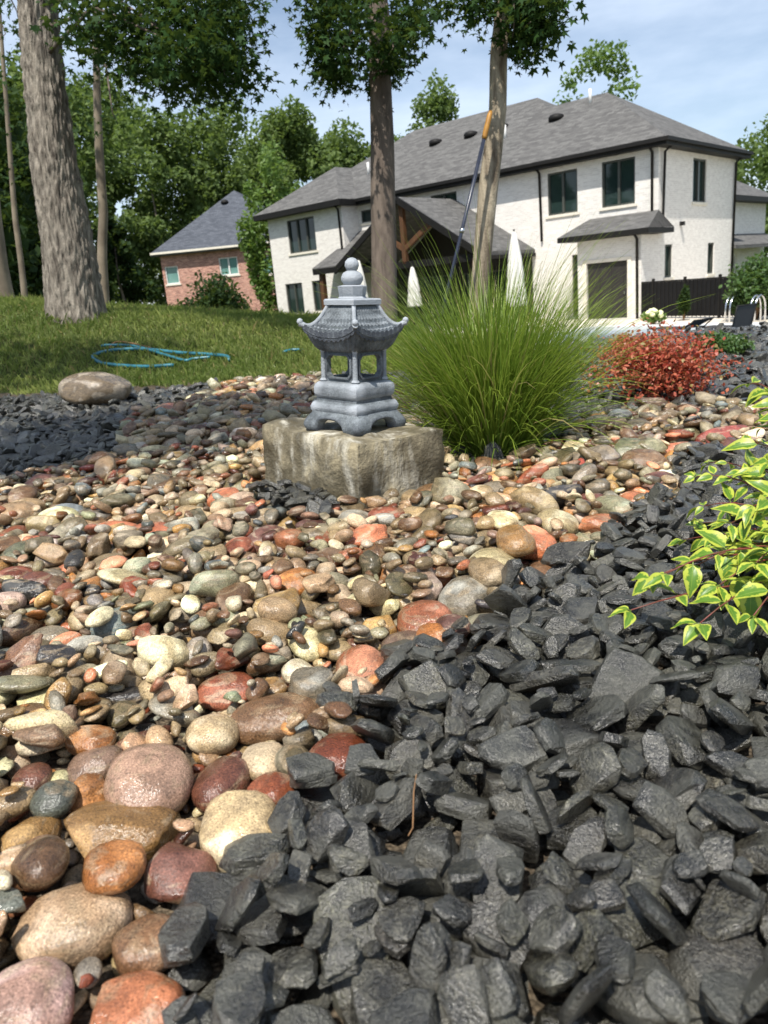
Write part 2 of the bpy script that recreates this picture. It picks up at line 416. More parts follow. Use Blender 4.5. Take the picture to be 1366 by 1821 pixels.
PAL = {  # the stone colours of the stream
 'tan': (lin(160,144,118), 'tan'), 'olive': (lin(124,118,98), 'olive brown'), 'grey': (lin(142,140,132), 'mid grey'), 'bluegrey': (lin(112,122,124), 'blue grey'),
 'rust': (lin(144,84,62), 'rust red'), 'salmon': (lin(194,128,98), 'salmon pink'), 'maroon': (lin(100,66,58), 'dark maroon'), 'brown': (lin(116,92,72), 'chocolate brown'),
 'ochre': (lin(178,146,98), 'yellow ochre'), 'cream': (lin(212,200,168), 'pale cream'), 'mauve': (lin(150,130,122), 'dusty mauve'), 'greengrey': (lin(146,152,130), 'grey green'),
 'whitepink': (lin(218,200,186), 'whitish pink'), 'amber': (lin(160,110,64), 'amber orange'), 'charcoal': (lin(62,62,66), 'charcoal black'), 'beige': (lin(184,160,134), 'beige'), 'red': (lin(150,76,68), 'brick red')}
def pick_cells(mask, n):
    idx = np.flatnonzero(mask.ravel()); wgt = None
    c = rng.choice(idx, size=n); iy, ix = np.unravel_index(c, mask.shape)
    return np.stack([gx[ix] + rng.uniform(-CS/2, CS/2, n), gy[iy] + rng.uniform(-CS/2, CS/2, n)], 1)
CK = list(PAL); CW = np.array([.29,.17,.13,.035,.045,.032,.03,.17,.05,.07,.012,.04,.025,.032,.02,.09,.003]); CW /= CW.sum()
from_edge = None
def fill(kind, mask, dens, med, ymin, ymax, lo, hi, K, pct, tilt):
    m_ = mask & (GYY >= ymin) & (GYY < ymax); area = m_.sum()*CS*CS
    n = int(area*dens)
    if n == 0: return
    C = pick_cells(m_, n*K).reshape(n, K, 2)
    sizes = np.clip(med*np.exp(rng.normal(0, .36, n)), lo, hi)
    order = np.argsort(-sizes + rng.normal(0, med*.5, n))
    for i in order:
        s = sizes[i]/2
        if kind == 'cobble':
            size = (s*rng.uniform(.95, 1.3), s*rng.uniform(.52, 1.0), s*rng.uniform(.28, .66)); var = int(rng.integers(NC)); tn = (CK[rng.choice(len(CK), p=CW)],)
        else:
            size = (s*rng.uniform(.95, 1.35), s*rng.uniform(.60, 1.0), s*rng.uniform(.17, .36)); var = int(rng.integers(NS)); tn = None
        place(kind, var, size, (rng.normal(0, tilt), rng.normal(0, tilt), rng.uniform(0, 6.283)), C[i], tn, pct)
fill('cobble', stream, 1000, .027, .3, 1.75, .014, .042, 6, .86, .30)
fill('cobble', stream, 620, .036, 1.75, 3.2, .02, .055, 5, .86, .30)
fill('slate', slatem, 330, .055, .3, 2.4, .03, .08, 8, .86, .2)
HERO = [  # picture x, y, width, height, colour, angular?, label
 (130,1612,192,150,'beige',0,'big smooth beige brown oval cobble at the edge of the slate chips'),
 (40,1765,165,160,'mauve',0,'large rounded taupe cobble beside the pink wedge shaped stone'),
 (222,1790,190,170,'salmon',1,'large pink wedge shaped stone with a pale ridge'),
 (255,1668,118,92,'brown',0,'wet brown cobble with a dry beige patch on top'),
 (198,1462,212,125,'ochre',1,'rough orange yellow granite rock with a broken face'),
 (265,1378,150,140,'mauve',0,'big round purple grey cobble among smaller river stones'),
 (388,1365,105,102,'maroon',1,'wet dark pink stone with a squared top beside the purple grey cobble'),
 (427,1458,142,122,'cream',0,'pale yellow oval cobble at the edge of the slate chips'),
 (322,1528,132,112,'maroon',1,'glossy wet dark red stone touching the big slate slab'),
 (205,1565,115,85,'amber',0,'amber brown cobble tucked behind the big beige cobble'),
 (378,1287,92,76,'cream',0,'cream speckled round cobble next to the long brown wet cobble'),
 (490,1252,162,82,'brown',0,'long wet brown oval cobble with a banded back'),
 (400,1207,102,66,'rust',0,'glossy rust red oval cobble above the long brown one'),
 (600,1338,112,86,'rust',0,'red brown blunt cobble lying on the slate chips'),
 (467,1322,78,98,'tan',0,'tan upright oblong stone next to the long brown cobble'),
 (522,1345,66,92,'olive',0,None),(482,1400,86,66,'rust',1,None),
 (45,1467,102,86,'ochre',1,'blocky ochre brown stone with flat faces'),
 (90,1367,50,72,'cream',1,None),(152,1382,74,60,'amber',1,None),(95,1415,78,58,'bluegrey',0,None),(55,1372,66,56,'maroon',0,None),
 (165,1335,96,72,'mauve',0,None),(248,1292,104,48,'maroon',1,None),(160,1300,84,52,'amber',0,None),
 (640,1167,88,84,'salmon',0,'smooth salmon red stone with a flat face above the slate'),
 (757,1090,102,78,'salmon',0,'broad orange pink cobble with a thin dark scratch'),
 (722,1135,86,62,'mauve',0,'mauve brown cobble between the salmon stones'),
 (772,1135,62,52,'amber',1,'bright orange lump of stone beside the slate edge'),
 (806,1122,62,46,'maroon',0,None),
 (826,1046,94,82,'grey',0,'black and grey striped round cobble'),
 (855,1097,78,46,'greengrey',0,None),(676,1090,60,76,'ochre',1,'yellow brown stone with swirled markings'),
 (592,1074,68,46,'charcoal',1,'single black angular stone lying among the coloured pebbles'),
 (540,1086,36,46,'amber',0,None),(556,1217,84,62,'grey',1,'light grey flat sided stone beside the slate point'),
 (528,1170,60,60,'whitepink',1,'whitish squared stone in the pebble stream'),
 (480,1202,60,36,'ochre',1,None),(25,1024,80,46,'rust',0,None),(22,946,54,52,'rust',0,None),(75,858,56,46,'maroon',0,None),(42,902,76,46,'tan',0,None),
 (122,907,62,38,'bluegrey',0,None),(402,885,60,42,'salmon',0,None),(430,852,60,34,'salmon',1,None),(425,936,52,32,'red',0,'bright red stone by the black slate patch'),
 (477,952,84,60,'maroon',1,'dark red brown rock beside the bright red stone'),(425,970,56,46,'rust',0,None),
 (686,876,46,58,'whitepink',0,'whitish pink stone leaning on the stone block'),(628,922,62,46,'grey',0,'grey egg shaped cobble in front of the stone block'),
 (742,912,66,40,'tan',0,None),(772,872,74,44,'brown',0,'brown oval cobble leaning near the block corner'),(815,852,66,46,'rust',1,'wet red rock right of the stone block'),
 (732,882,38,44,'tan',0,None),(690,918,70,34,'rust',0,None),
 (990,922,78,56,'cream',0,'cream speckled oval cobble near the green grey stone'),(945,957,82,64,'salmon',1,None),(875,992,88,72,'cream',0,'pale cream speckled boulder at the stream edge'),
 (918,976,66,62,'ochre',0,None),(868,1035,60,60,'tan',0,None),(962,1000,52,60,'brown',0,None),(1016,977,62,40,'cream',0,None),(1052,952,68,46,'greengrey',1,'flat green grey stone touching the slate'),
 (1096,892,62,88,'greengrey',0,'long green grey cobble lying on its side'),(1055,882,46,52,'maroon',0,None),(1070,922,84,40,'salmon',1,None),(1108,852,62,38,'ochre',0,None),(1175,853,72,40,'maroon',0,'maroon brown oval cobble at the stream bend'),
 (1150,820,88,46,'brown',0,'broad brown boulder beside the maroon cobble'),(1124,880,46,36,'salmon',0,None),(1172,882,44,30,'amber',0,None),
 (1225,792,96,30,'rust',1,'flat red stone slab by the far slate'),(1292,775,110,34,'red',1,'long flat brick red stone slab'),(1072,752,64,36,'olive',0,None),(1102,750,42,38,'bluegrey',0,None),
 (1222,730,44,30,'brown',0,None),(910,862,42,26,'ochre',0,'small bright yellow stone near the grass clump'),
 (295,728,44,30,'salmon',0,None),(255,748,54,24,'amber',1,None),(250,791,46,28,'grey',0,None),(212,1240,52,66,'olive',0,None),(330,1042,64,46,'tan',1,None),(300,1115,48,34,'grey',0,None),
 (270,995,86,28,'tan',0,None),(190,1000,62,46,'tan',0,None),(210,938,86,30,'salmon',0,None),(330,1140,62,34,'bluegrey',0,None),(215,1130,46,40,'grey',1,None),(60,1150,70,60,'olive',0,None),(85,1115,72,40,'grey',0,None),(145,1120,40,44,'olive',0,None),(10,1160,50,44,'bluegrey',0,None)]
for i, (px, py, w, h, ck, ang, lab) in enumerate(HERO):
    P = onz(px, py+h*.08, .005); dep = depth_of(P); k = dep/FPX
    el = math.atan2(CAMZ-.03, P[1]); L = w*k/2; hh = h*k/2
    th = .62; d = hh/math.sqrt(math.sin(el)**2 + (th*math.cos(el))**2); d = min(max(d, L*.45), L*1.5); tz = th*min(d, L*1.1)
    tz = max(tz, .35*L)
    var = (i*5 + (4 if ang and i % 2 else 3 if ang else i % 2)) % 25
    rr = random.Random(i)
    place('cobble', var, (L*1.03, d*1.03, tz), (R_(rr.uniform(-10, 10)), R_(rr.uniform(-10, 10)), R_(rr.uniform(-18, 18) + (180 if rr.random() < .5 else 0))), [(P[0], P[1])], (ck,), pct=.72, ishero=True, label=lab, sink=tz*.10)
HSL = [(390,1602,218,122,'big dark slate slab jutting over the edge of the coloured cobbles'),(455,1532,135,64,None),(332,1690,112,124,'blunt dark slate chunk beside the wet brown cobble'),(442,1722,124,98,None),
 (1010,1312,142,84,'broad flat slate chip with a pale sheen'),(1150,1330,140,92,None),(690,1770,160,150,None),(1290,1700,190,170,None),(690,1530,84,150,None),(905,1240,90,80,None),(1140,1545,120,84,None),(1000,1550,130,84,None),(545,1830,170,120,None),(860,1480,120,90,None),(760,1500,120,100,None)]
for i, (px, py, w, h, lab) in enumerate(HSL):
    P = onz(px, py, .005); k = depth_of(P)/FPX; el = math.atan2(CAMZ-.03, P[1]); L = w*k/2; d = min(max(h*k/2/math.sin(el)*.9, L*.45), L*1.5)
    place('slate', (i*7) % NS, (L, d, .32*min(L, d)+.004), (R_(random.uniform(-9, 9)), R_(random.uniform(-9, 9)), R_(random.uniform(-14, 14))), [(P[0], P[1])], None, pct=.80, ishero=True, label=lab, sink=.0)

fill('cobble', stream, 330, .060, .3, 1.75, .03, .10, 9, .80, .26)
fill('cobble', stream, 330, .030, .3, 1.75, .018, .045, 9, .86, .34)
fill('cobble', stream, 250, .072, 1.75, 3.2, .035, .13, 8, .80, .26)
fill('cobble', stream, 260, .038, 1.75, 3.2, .024, .055, 6, .86, .34)
fill('cobble', stream, 250, .085, 3.2, 7.3, .05, .15, 5, .80, .26)
fill('slate', slatem, 420, .070, .3, 2.4, .04, .11, 8, .80, .42)
fill('slate', slatem, 380, .044, .3, 2.4, .024, .06, 9, .84, .45)
fill('slate', slatem, 300, .078, 2.4, 7.3, .04, .12, 6, .80, .28)
fill('slate', slatem, 150, .05, 2.4, 7.3, .03, .08, 4, .84, .5)

for r in ROCKS:
    P = np.array(r['loc']); d = depth_of(P); px = 683 + FPX*((P-CAM) @ cR)/d; py = 910.5 - FPX*((P-CAM) @ cU)/d
    s = sum(r['size'])/3*2/d*FPX
    vis = -20 < px < 1386 and 600 < py < 1850
    iy, ix = int((P[1]-GY0)/CS), int((P[0]-GX0)/CS); buried = H[iy, ix] - (P[2] + r['size'][2]*.6) > .012
    r['score'] = (s if vis and not buried else s*.02) + (1e4 if r['hero'] else 0); r['d'] = d
    if r['kind'] == 'cobble':
        ck = r['tint'][0]; r['ck'] = ck; c = np.array(PAL[ck][0]); c[:3] = c[:3]*rng.uniform(.55, 1.42)*np.array([1.03, 1.0, .93])*rng.uniform(.95, 1.05, 3); r['tint'] = np.clip(c, 0, .8)
    else:
        g_ = rng.uniform(.017, .056); r['tint'] = np.array([g_*rng.uniform(1.02, 1.10), g_, g_*rng.uniform(.68, .82), 1])
LMK = [(onz(*p)[:2], n) for p, n in (((130,1612),'the big beige oval cobble'),((222,1790),'the pink wedge shaped stone'),((198,1462),'the rough orange granite rock'),((265,1378),'the big purple grey cobble'),((427,1458),'the pale yellow oval cobble'),
 ((490,1252),'the long wet brown cobble'),((600,1338),'the blunt red brown cobble'),((640,1167),'the smooth salmon red stone'),((757,1090),'the broad orange pink cobble'),((826,1046),'the striped grey cobble'),((592,1074),'the single black stone'),((390,1602),'the big slate slab'),
 ((875,992),'the pale cream boulder'),((1096,892),'the long green grey cobble'),((1260,1100),'the yellow edged shrub'),((1010,1312),'the broad flat slate chip'),((477,952),'the dark red brown rock'),((680,885),'the limestone block'),((480,885),'the limestone block'),((880,830),'the tall grass clump'),((1170,720),'the red barberry'),((172,710),'the flat boulder'),((1290,780),'the long flat red slab'),((733,1425),'the dry twig'),((42,902),'the old tan stone'))]
def near_of(P):
    d = [np.hypot(P[0]-q[0], P[1]-q[1]) for q, n in LMK]; i = int(np.argmin(d)); return ('next to ' if d[i] < .16 else 'near ')+LMK[i][1].replace('the old tan stone', 'the dark maroon stones')
for kind, S, nm in (('cobble', COB, 'river_cobble'), ('slate', SLA, 'slate_chip')):
    L = sorted([r for r in ROCKS if r['kind'] == kind], key=lambda r: -r['score'])
    cache = {}
    for r in L[:300]:
        lod = 4 if (kind == 'cobble' and r['score']-1e4*r['hero'] > 110) else 3
        key = (r['var'], lod)
        if key not in cache:
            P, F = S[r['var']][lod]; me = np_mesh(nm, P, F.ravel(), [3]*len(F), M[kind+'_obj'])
            if kind == 'slate': me.set_sharp_from_angle(angle=R_(27))
            cache[key] = me
        o = link(nm, cache[key]); o.location = r['loc']; o.rotation_euler = r['rot']; o.scale = r['size']; o.color = tuple(r['tint'])
        if kind == 'cobble':
            ang = r['var'] % 5 >= 2; cn = PAL[r['ck']][1]; el_ = r['size'][0]/r['size'][1]; fl_ = r['size'][2]/r['size'][1]
            sh = 'rough angular' if ang else 'long oval' if el_ > 1.6 else 'flat' if fl_ < .45 else 'smooth rounded'; nr_ = near_of(r['loc'])
            tag(o, r['label'] or f"{sh} {cn} river stone {nr_}", 'river stone', f"{sh} {cn} stones {nr_}" if not r['label'] else 'stones of the pebble stream')
        else:
            st = r['size'][0]/r['size'][1]; nr_ = near_of(r['loc']); tone = 'paler grey' if r['tint'][1] > .044 else 'black' if r['tint'][1] < .029 else 'dark grey'
            w_ = 'long narrow' if st > 1.5 else ('thin flat' if r['size'][2]/r['size'][1] < .36 else 'chunky')
            tag(o, r['label'] or f"{w_} {tone} slate chip {nr_}", 'slate chip', f"{w_} {tone} slate chips {nr_}" if not r['label'] else 'slate chips of the black bed')
    VV, FF, TT, nb = [], [], [], 0
    for r in L[300:]:
        lod = 2 if r['d'] < 2.6 else 1
        P, F = S[r['var']][lod]; Rm = np.array(Euler(r['rot'], 'XYZ').to_matrix()); Q = (P*np.asarray(r['size'])) @ Rm.T + np.asarray(r['loc'])
        VV.append(Q); FF.append(F+nb); nb += len(Q); TT.append(np.repeat(r['tint'][None], len(Q), 0))
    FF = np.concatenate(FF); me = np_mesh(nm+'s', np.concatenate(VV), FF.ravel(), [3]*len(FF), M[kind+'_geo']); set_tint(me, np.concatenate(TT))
    if kind == 'slate': me.set_sharp_from_angle(angle=R_(27))
    o = link('river_pebbles' if kind == 'cobble' else 'slate_gravel', me)
    if kind == 'cobble': tag(o, 'small mixed river pebbles filling the stream between the larger stones', 'pebbles', kind='stuff')
    else: tag(o, 'loose dark slate gravel filling the black rock bed', 'slate gravel', kind='stuff')
    print(kind, len(L), 'stuff tris', len(FF))
#@@REST
# ------------------------------------------------------------------ more materials
t = NT('limestone_block'); p = t.objc()
a_ = t.noise(p, 5.5, 5, .6, dist=.7); b_ = t.noise(p, 17, 5, .65); st = t.noise(p, 11, 4, .6, stretch=(1.6, 1.6, .28), dist=.5)
c_ = t.ramp(a_, [(.34, lin(78,71,54)), (.54, lin(112,104,84)), (.70, lin(176,164,134))])
c_ = t.mix(c_, t.ramp(b_, [(.3, .62), (.7, 1.25)]), 1.0, 'MULTIPLY')
c_ = t.mix(c_, lin(196,192,178), t.math('MULTIPLY', t.ramp(st, [(.46, 0), (.66, .9)]), t.ramp(t.noise(p, 7, 5, .7, dist=1), [(.42, 0), (.60, 1)]))); c_ = t.mix(c_, lin(74,64,44), t.ramp(t.noise(p, 9, 4, .6, stretch=(1, 1, .35)), [(.60, 0), (.72, .7)]))
M['block'] = t.fin(c_, t.ramp(a_, [(.35, .35), (.6, .8)]), t.bump(t.math('ADD', b_, t.math('MULTIPLY', t.noise(p, 90, 4), .4)), .5, .02), .4)
t = NT('cast_concrete_grey'); p = t.objc()
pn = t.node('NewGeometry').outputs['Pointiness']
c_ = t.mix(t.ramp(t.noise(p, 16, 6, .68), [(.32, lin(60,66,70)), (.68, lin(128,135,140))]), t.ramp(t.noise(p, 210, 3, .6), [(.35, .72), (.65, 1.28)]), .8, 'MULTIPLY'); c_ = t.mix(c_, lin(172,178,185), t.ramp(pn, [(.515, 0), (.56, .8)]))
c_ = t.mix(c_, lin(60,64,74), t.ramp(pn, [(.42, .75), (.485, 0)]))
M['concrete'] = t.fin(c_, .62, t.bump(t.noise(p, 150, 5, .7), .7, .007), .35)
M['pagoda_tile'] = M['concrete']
M['bark_old'] = m_bark('bark_ridged_grey', lin(66,60,54), lin(150,142,130), 1.5)
M['bark_smooth'] = m_bark('bark_smooth_grey', lin(82,73,66), lin(120,108,98), .8, False)
M['bark_pale'] = m_bark('bark_pale_split', lin(96,84,70), lin(176,164,142), .9, True)
M['bark_far'] = simple('bark_far', lin(90,80,68), lin(140,128,110), 3, .9)
M['leaf_star'] = m_leaf('leaf_sweetgum', (.011, .030, .008, 1), (.026, .060, .014, 1), .65, .13, spec=.12)
M['leaf_wood'] = m_leaf('leaf_woodland', (.062, .098, .032, 1), (.135, .185, .062, 1), .7, .30, spec=.15)
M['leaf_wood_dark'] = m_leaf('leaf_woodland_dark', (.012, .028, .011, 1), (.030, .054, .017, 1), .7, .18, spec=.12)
M['leaf_light'] = m_leaf('leaf_light_green', (.06, .12, .02, 1), (.13, .20, .045, 1), .55, .3)
M['leaf_shrub'] = m_leaf('leaf_boxwood', (.035, .075, .02, 1), (.075, .14, .04, 1), .45, .25)
M['leaf_red'] = m_leaf('leaf_barberry', (.22, .025, .022, 1), (.36, .10, .05, 1), .4, .3, attr=True, tcol=(.8, .15, .05, 1))
M['grass_geo'] = m_leaf('lawn_blade', None, None, .5, .3, attr=True)
M['feather_grass'] = m_leaf('ornamental_blade', None, None, .4, .3, attr=True)
M['stem_red'] = simple('stem_red', lin(120,50,45), lin(90,60,40), 60, .5)
M['twig'] = simple('dry_twig', lin(104,76,50), lin(138,104,70), 80, .8)
t = NT('leaf_variegated'); uvn = t.uv(); sp = t.node('SeparateXYZ'); t.l.new(uvn, sp.inputs[0])
edge = t.math('ADD', t.math('ABSOLUTE', t.math('SUBTRACT', sp.outputs[0], .5)), t.math('MULTIPLY', t.math('SUBTRACT', t.noise(t.pos(), 70, 4, .7), .5), 1.0))
ln_ = t.math('MULTIPLY', t.math('POWER', t.math('ABSOLUTE', t.math('SUBTRACT', sp.outputs[1], .45)), 2.0), .55)
fe = t.ramp(t.math('ADD', edge, ln_), [(.25, 0), (.31, 1)])
vein = t.ramp(t.math('ABSOLUTE', t.math('SUBTRACT', sp.outputs[0], .5)), [(.0, 1), (.03, 0)])
col = t.mix(t.mix((.07, .17, .018, 1), (.14, .27, .03, 1), t.noise(t.pos(), 90, 3)), t.mix((.40, .47, .045, 1), (.52, .57, .09, 1), t.noise(t.pos(), 30, 2)), fe)
col = t.mix(col, (.30, .42, .06, 1), t.math('MULTIPLY', vein, .6))
t.fin(col, .38, t.bump(vein, .25, -.003), .45); tr = t.node('BsdfTranslucent'); t.set(tr, 'Color', col); ms = t.node('MixShader'); ms.inputs[0].default_value = .32
t.l.new(t.b.outputs[0], ms.inputs[1]); t.l.new(tr.outputs[0], ms.inputs[2]); t.l.new(ms.outputs[0], t.out.inputs['Surface']); M['leaf_var'] = t.m
M['brick_white'] = m_brick('whitewashed_brick', [lin(224,220,213), lin(208,203,196)], lin(230,227,221), mott=.3)
M['brick_red'] = m_brick('red_brick', [lin(196,146,128), lin(150,104,92)], lin(206,186,170), .24, .085, mott=1.5)
M['shingle'] = m_brick('grey_shingle', [lin(84,83,82), lin(106,105,103)], lin(64,63,62), .34, .16, .9)
M['shingle_blue'] = m_brick('blue_grey_shingle', [lin(70,74,82), lin(88,92,100)], lin(56,60,66), .34, .16, .9)
M['black_trim'] = simple('black_painted_trim', (.008, .0075, .007, 1), (.012, .011, .010, 1), 4, .6, spec=.25)
M['glass_dark'] = simple('window_glass', (.012, .024, .022, 1), (.022, .040, .036, 1), .8, .04)
M['glass_teal'] = simple('window_glass_teal', (.10, .22, .20, 1), (.16, .30, .27, 1), .8, .06)
M['frame_dark'] = simple('window_frame_dark', lin(58,62,56), lin(70,72,66), 6, .5)
M['white_trim'] = simple('white_trim', (.70, .69, .66, 1), (.76, .75, .72, 1), 6, .5)
M['sill'] = simple('limestone_sill', lin(214,206,190), lin(226,219,204), 6, .7)
M['door_brown'] = simple('door_brown', lin(34,30,28), lin(42,38,35), 3, .6)
M['timber'] = simple('stained_timber', lin(70,46,28), lin(98,66,40), 12, .6, stretch=(1, 1, .2))
M['canvas'] = simple('umbrella_canvas', lin(226,224,216), lin(206,203,194), 9, .85, stretch=(1, 1, 2.5))
M['mesh_black'] = simple('fence_screen', (.007, .007, .0075, 1), (.012, .012, .0125, 1), 3, .8, spec=.2)
M['metal'] = simple('brushed_steel', (.62, .63, .65, 1), (.72, .73, .75, 1), 10, .22, metallic=1)
M['deck'] = simple('concrete_deck', lin(196,186,170), lin(214,206,192), 1.2, .85, .2, 30)
M['sling'] = simple('black_sling', (.022, .02, .02, 1), (.035, .032, .03, 1), 30, .7)
M['hose'] = simple('teal_hose', lin(34,94,110), lin(46,112,126), 20, .35)
M['tool_blue'] = simple('tool_shaft', lin(34,38,52), lin(52,58,74), 10, .3)
M['tool_wood'] = simple('tool_handle', lin(172,124,48), lin(146,102,40), 20, .5)
M['flower'] = simple('hydrangea_bloom', lin(236,236,196), lin(216,222,160), 30, .7)
t = NT('pool_water'); M['water'] = t.fin(t.ramp(t.noise(t.pos(), 2, 3), [(.3, lin(62,92,116)), (.7, lin(88,120,142))]), .06, t.bump(t.noise(t.pos(), 6, 4), .25, .03), .5)

def rotmats(yaw, pitch, roll):
    n = len(yaw); cz, sz, cx, sx_, cy, sy_ = np.cos(yaw), np.sin(yaw), np.cos(pitch), np.sin(pitch), np.cos(roll), np.sin(roll); z, o = np.zeros(n), np.ones(n)
    A = np.array([[cz, -sz, z], [sz, cz, z], [z, z, o]]); B = np.array([[o, z, z], [z, cx, -sx_], [z, sx_, cx]]); C = np.array([[cy, z, sy_], [z, o, z], [-sy_, z, cy]])
    return np.einsum('ijn,jkn,kln->nil', A, B, C)
def scatter(name, tmpl, C, Rm, S, mat, tint=None, smooth=False):
    C = np.asarray(C); n, k = len(C), len(tmpl)
    V = np.einsum('nij,kj->nki', Rm, tmpl)*np.asarray(S).reshape(-1, 1, 1) + C[:, None]
    me = np_mesh(name, V.reshape(-1, 3), np.arange(n*k), [k]*n, mat, smooth)
    if tint is not None: set_tint(me, np.repeat(tint, k, 0))
    return me
def star_template():
    L = [(180, .10), (150, .30), (112, .62), (88, .34), (55, .88), (27, .40), (0, 1.0), (-27, .40), (-55, .88), (-88, .34), (-112, .62), (-150, .30)]
    return np.array([(r*math.sin(R_(a)), r*math.cos(R_(a))+.15, -.16*r*r) for a, r in L])
STAR = star_template()
CARD4 = np.array([(0, -.5, 0), (.34, .05, .08), (0, .55, -.04), (-.34, .05, .08)])
CARD = np.array([(0, -.5, 0), (.30, -.12, .06), (.26, .25, .03), (0, .55, -.06), (-.26, .25, .03), (-.30, -.12, .06)])
def on_lawn(px, py, lift=0.0):
    d = ray(px, py); k = 4.0
    for i in range(600):
        P = CAM + d*k
        if P[2] < ground_z(P[0], P[1]) + lift: break
        k += .02 if k < 16 else .1
    return P

# ------------------------------------------------------------------ stone block under the lantern
bm = bmesh.new(); bmesh.ops.create_cube(bm, size=1.0); bmesh.ops.subdivide_edges(bm, edges=bm.edges, cuts=15, use_grid_fill=True)
for v_ in bm.verts:
    q = v_.co; e = [abs(c)*2 for c in q]
    srt = sorted(e); cut = max(0, srt[1]-.90)*.16
    d = Vector((q.x*.485, q.y*.36, q.z*.27))
    nrm = Vector([math.copysign(max(0, abs(c)*2-.86), c) for c in q]); 
    if nrm.length > 0: nrm.normalize()
    dsp = noise.fractal(d*7 + Vector((3, 1, 8)), 1, 2, 5)*.016 + noise.noise(d*26)*.004
    v_.co = d + nrm*dsp - nrm*cut*.35
me = bpy.data.meshes.new('stone_block'); bm.to_mesh(me); bm.free(); me.materials.append(M['block']); me.polygons.foreach_set('use_smooth', [True]*len(me.polygons)); me.set_sharp_from_angle(angle=R_(38))
LEAN = Matrix.Rotation(R_(4.4), 4, 'Y')
BLK_TOP = .192
o = link('stone_block', me); o.matrix_world = Matrix.Translation((STONE_C[0], STONE_C[1], BLK_TOP-.135)) @ LEAN @ Matrix.Rotation(R_(-49), 4, 'Z')
tag(o, 'rough hewn tan limestone block with pale streaks under the pagoda lantern', 'stone block')

# ------------------------------------------------------------------ pagoda lantern
lc = onz(632, 752, BLK_TOP)
lan = thing('pagoda_lantern', 'grey cast concrete pagoda garden lantern standing on the limestone block', 'lantern')
lan.matrix_world = Matrix.Translation((lc[0], lc[1]-.07, BLK_TOP-.004)) @ LEAN @ Matrix.Rotation(R_(45+3), 4, 'Z') @ Matrix.Scale(.965, 4)
S2 = 1/math.sqrt(2)
def sq(a, n=24, zf=None, z=0, rnd=0.0):
    out = []
    for side in range(4):
        for k in range(n):
            s = -1 + 2*k/n; x, y = a, a*s
            if rnd:
                f = max(0, abs(s)-.86)/.14; x -= rnd*a*f*f; y -= math.copysign(rnd*a*f*f, s)
            for _ in range(side): x, y = -y, x
            out.append((x, y, zf(s) if zf else z))
    return out
def arch(s): return .040*max(0.0, 1-(abs(s)/.50)**2.4)**.5 if abs(s) < .5 else 0.0
rows = []
zt = .062
for k in range(9):
    f = k/8
    def zf(s, f=f): return zt + (arch(s)-zt)*f
    zz = zt*(1-f); a = S2*(.141 + .035*math.sin(min(1, (1-zz/zt)/.72)*math.pi/2)**1.3 - (.010 if zz < .012 else 0)*(1-zz/.012))
    rows.append(sq(a, 32, zf, rnd=.05))
for k in range(5):
    f = k/4
    def zf(s, f=f): return arch(s) + (.058-arch(s))*f
    rows.append(sq(S2*(.140 - .02*f), 32, zf))
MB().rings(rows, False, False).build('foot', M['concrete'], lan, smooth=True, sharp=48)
prof = [(.137,.050),(.141,.058),(.147,.066),(.148,.076),(.142,.086),(.136,.091),(.126,.095),(.124,.103),(.126,.107)]
MB().rings([sq(r*S2, 8, z=z, rnd=.03) for r, z in prof]).build('lower_plinth', M['concrete'], lan, smooth=True, sharp=50)
prof = [(.125,.104),(.131,.108),(.136,.118),(.136,.136),(.132,.146),(.122,.153),(.108,.156)]
MB().rings([sq(r*S2, 8, z=z, rnd=.04) for r, z in prof]).build('upper_plinth', M['concrete'], lan, smooth=True, sharp=50)
fa = .099*S2; fz0, fz1 = .155, .252
fb = thing('fire_box', None, None); fb.parent = lan
del_keys = None
for side in range(4):
    w = fa; hz = (fz1-fz0)/2; cz = (fz0+fz1)/2; iw, ih, ch = w*.70, hz*.70, .013
    outer = [(-w,-hz),(-iw,-hz),(iw,-hz),(w,-hz),(w,hz),(iw,hz),(-iw,hz),(-w,hz)]
    inner = [(-iw,-ih+ch),(-iw+ch,-ih),(iw-ch,-ih),(iw,-ih+ch),(iw,ih-ch),(iw-ch,ih),(-iw+ch,ih),(-iw,ih-ch)]
    mould = [(p_[0]*1.16, p_[1]*1.16) for p_ in inner]
    mb = MB()
    def ringpts(pl, d): return [(x, -(fa+d), cz+z) for x, z in pl]
    rr = [ringpts(inner, -.016), ringpts(inner, .0045), ringpts(mould, .0045), ringpts(mould, -.001), ringpts(outer, -.001), ringpts(outer, -.016)]
    mb.rings(rr, False, False); n8 = 8
    for k in range(8): mb.f.append((5*8+k, 5*8+(k+1) % 8, (k+1) % 8, k))
    me = mb.mesh('window_panel', M['concrete'], bevel=.0012)
    ob = link('window_panel', me, lan); ob.rotation_euler = (0, 0, side*math.pi/2)
bpy.data.objects.remove(fb)
for side in range(4):
    c, s = math.cos(math.pi/4+side*math.pi/2), math.sin(math.pi/4+side*math.pi/2); r = fa/S2*.985
    mb = MB().lathe([(.010, fz0-.001), (.014, fz0+.004), (.008, fz0+.012), (.0075, fz1-.006), (.010, fz1+.002)], 10, (c*r, s*r, 0)); mb.build('corner_post', M['concrete'], lan, smooth=True, sharp=40)
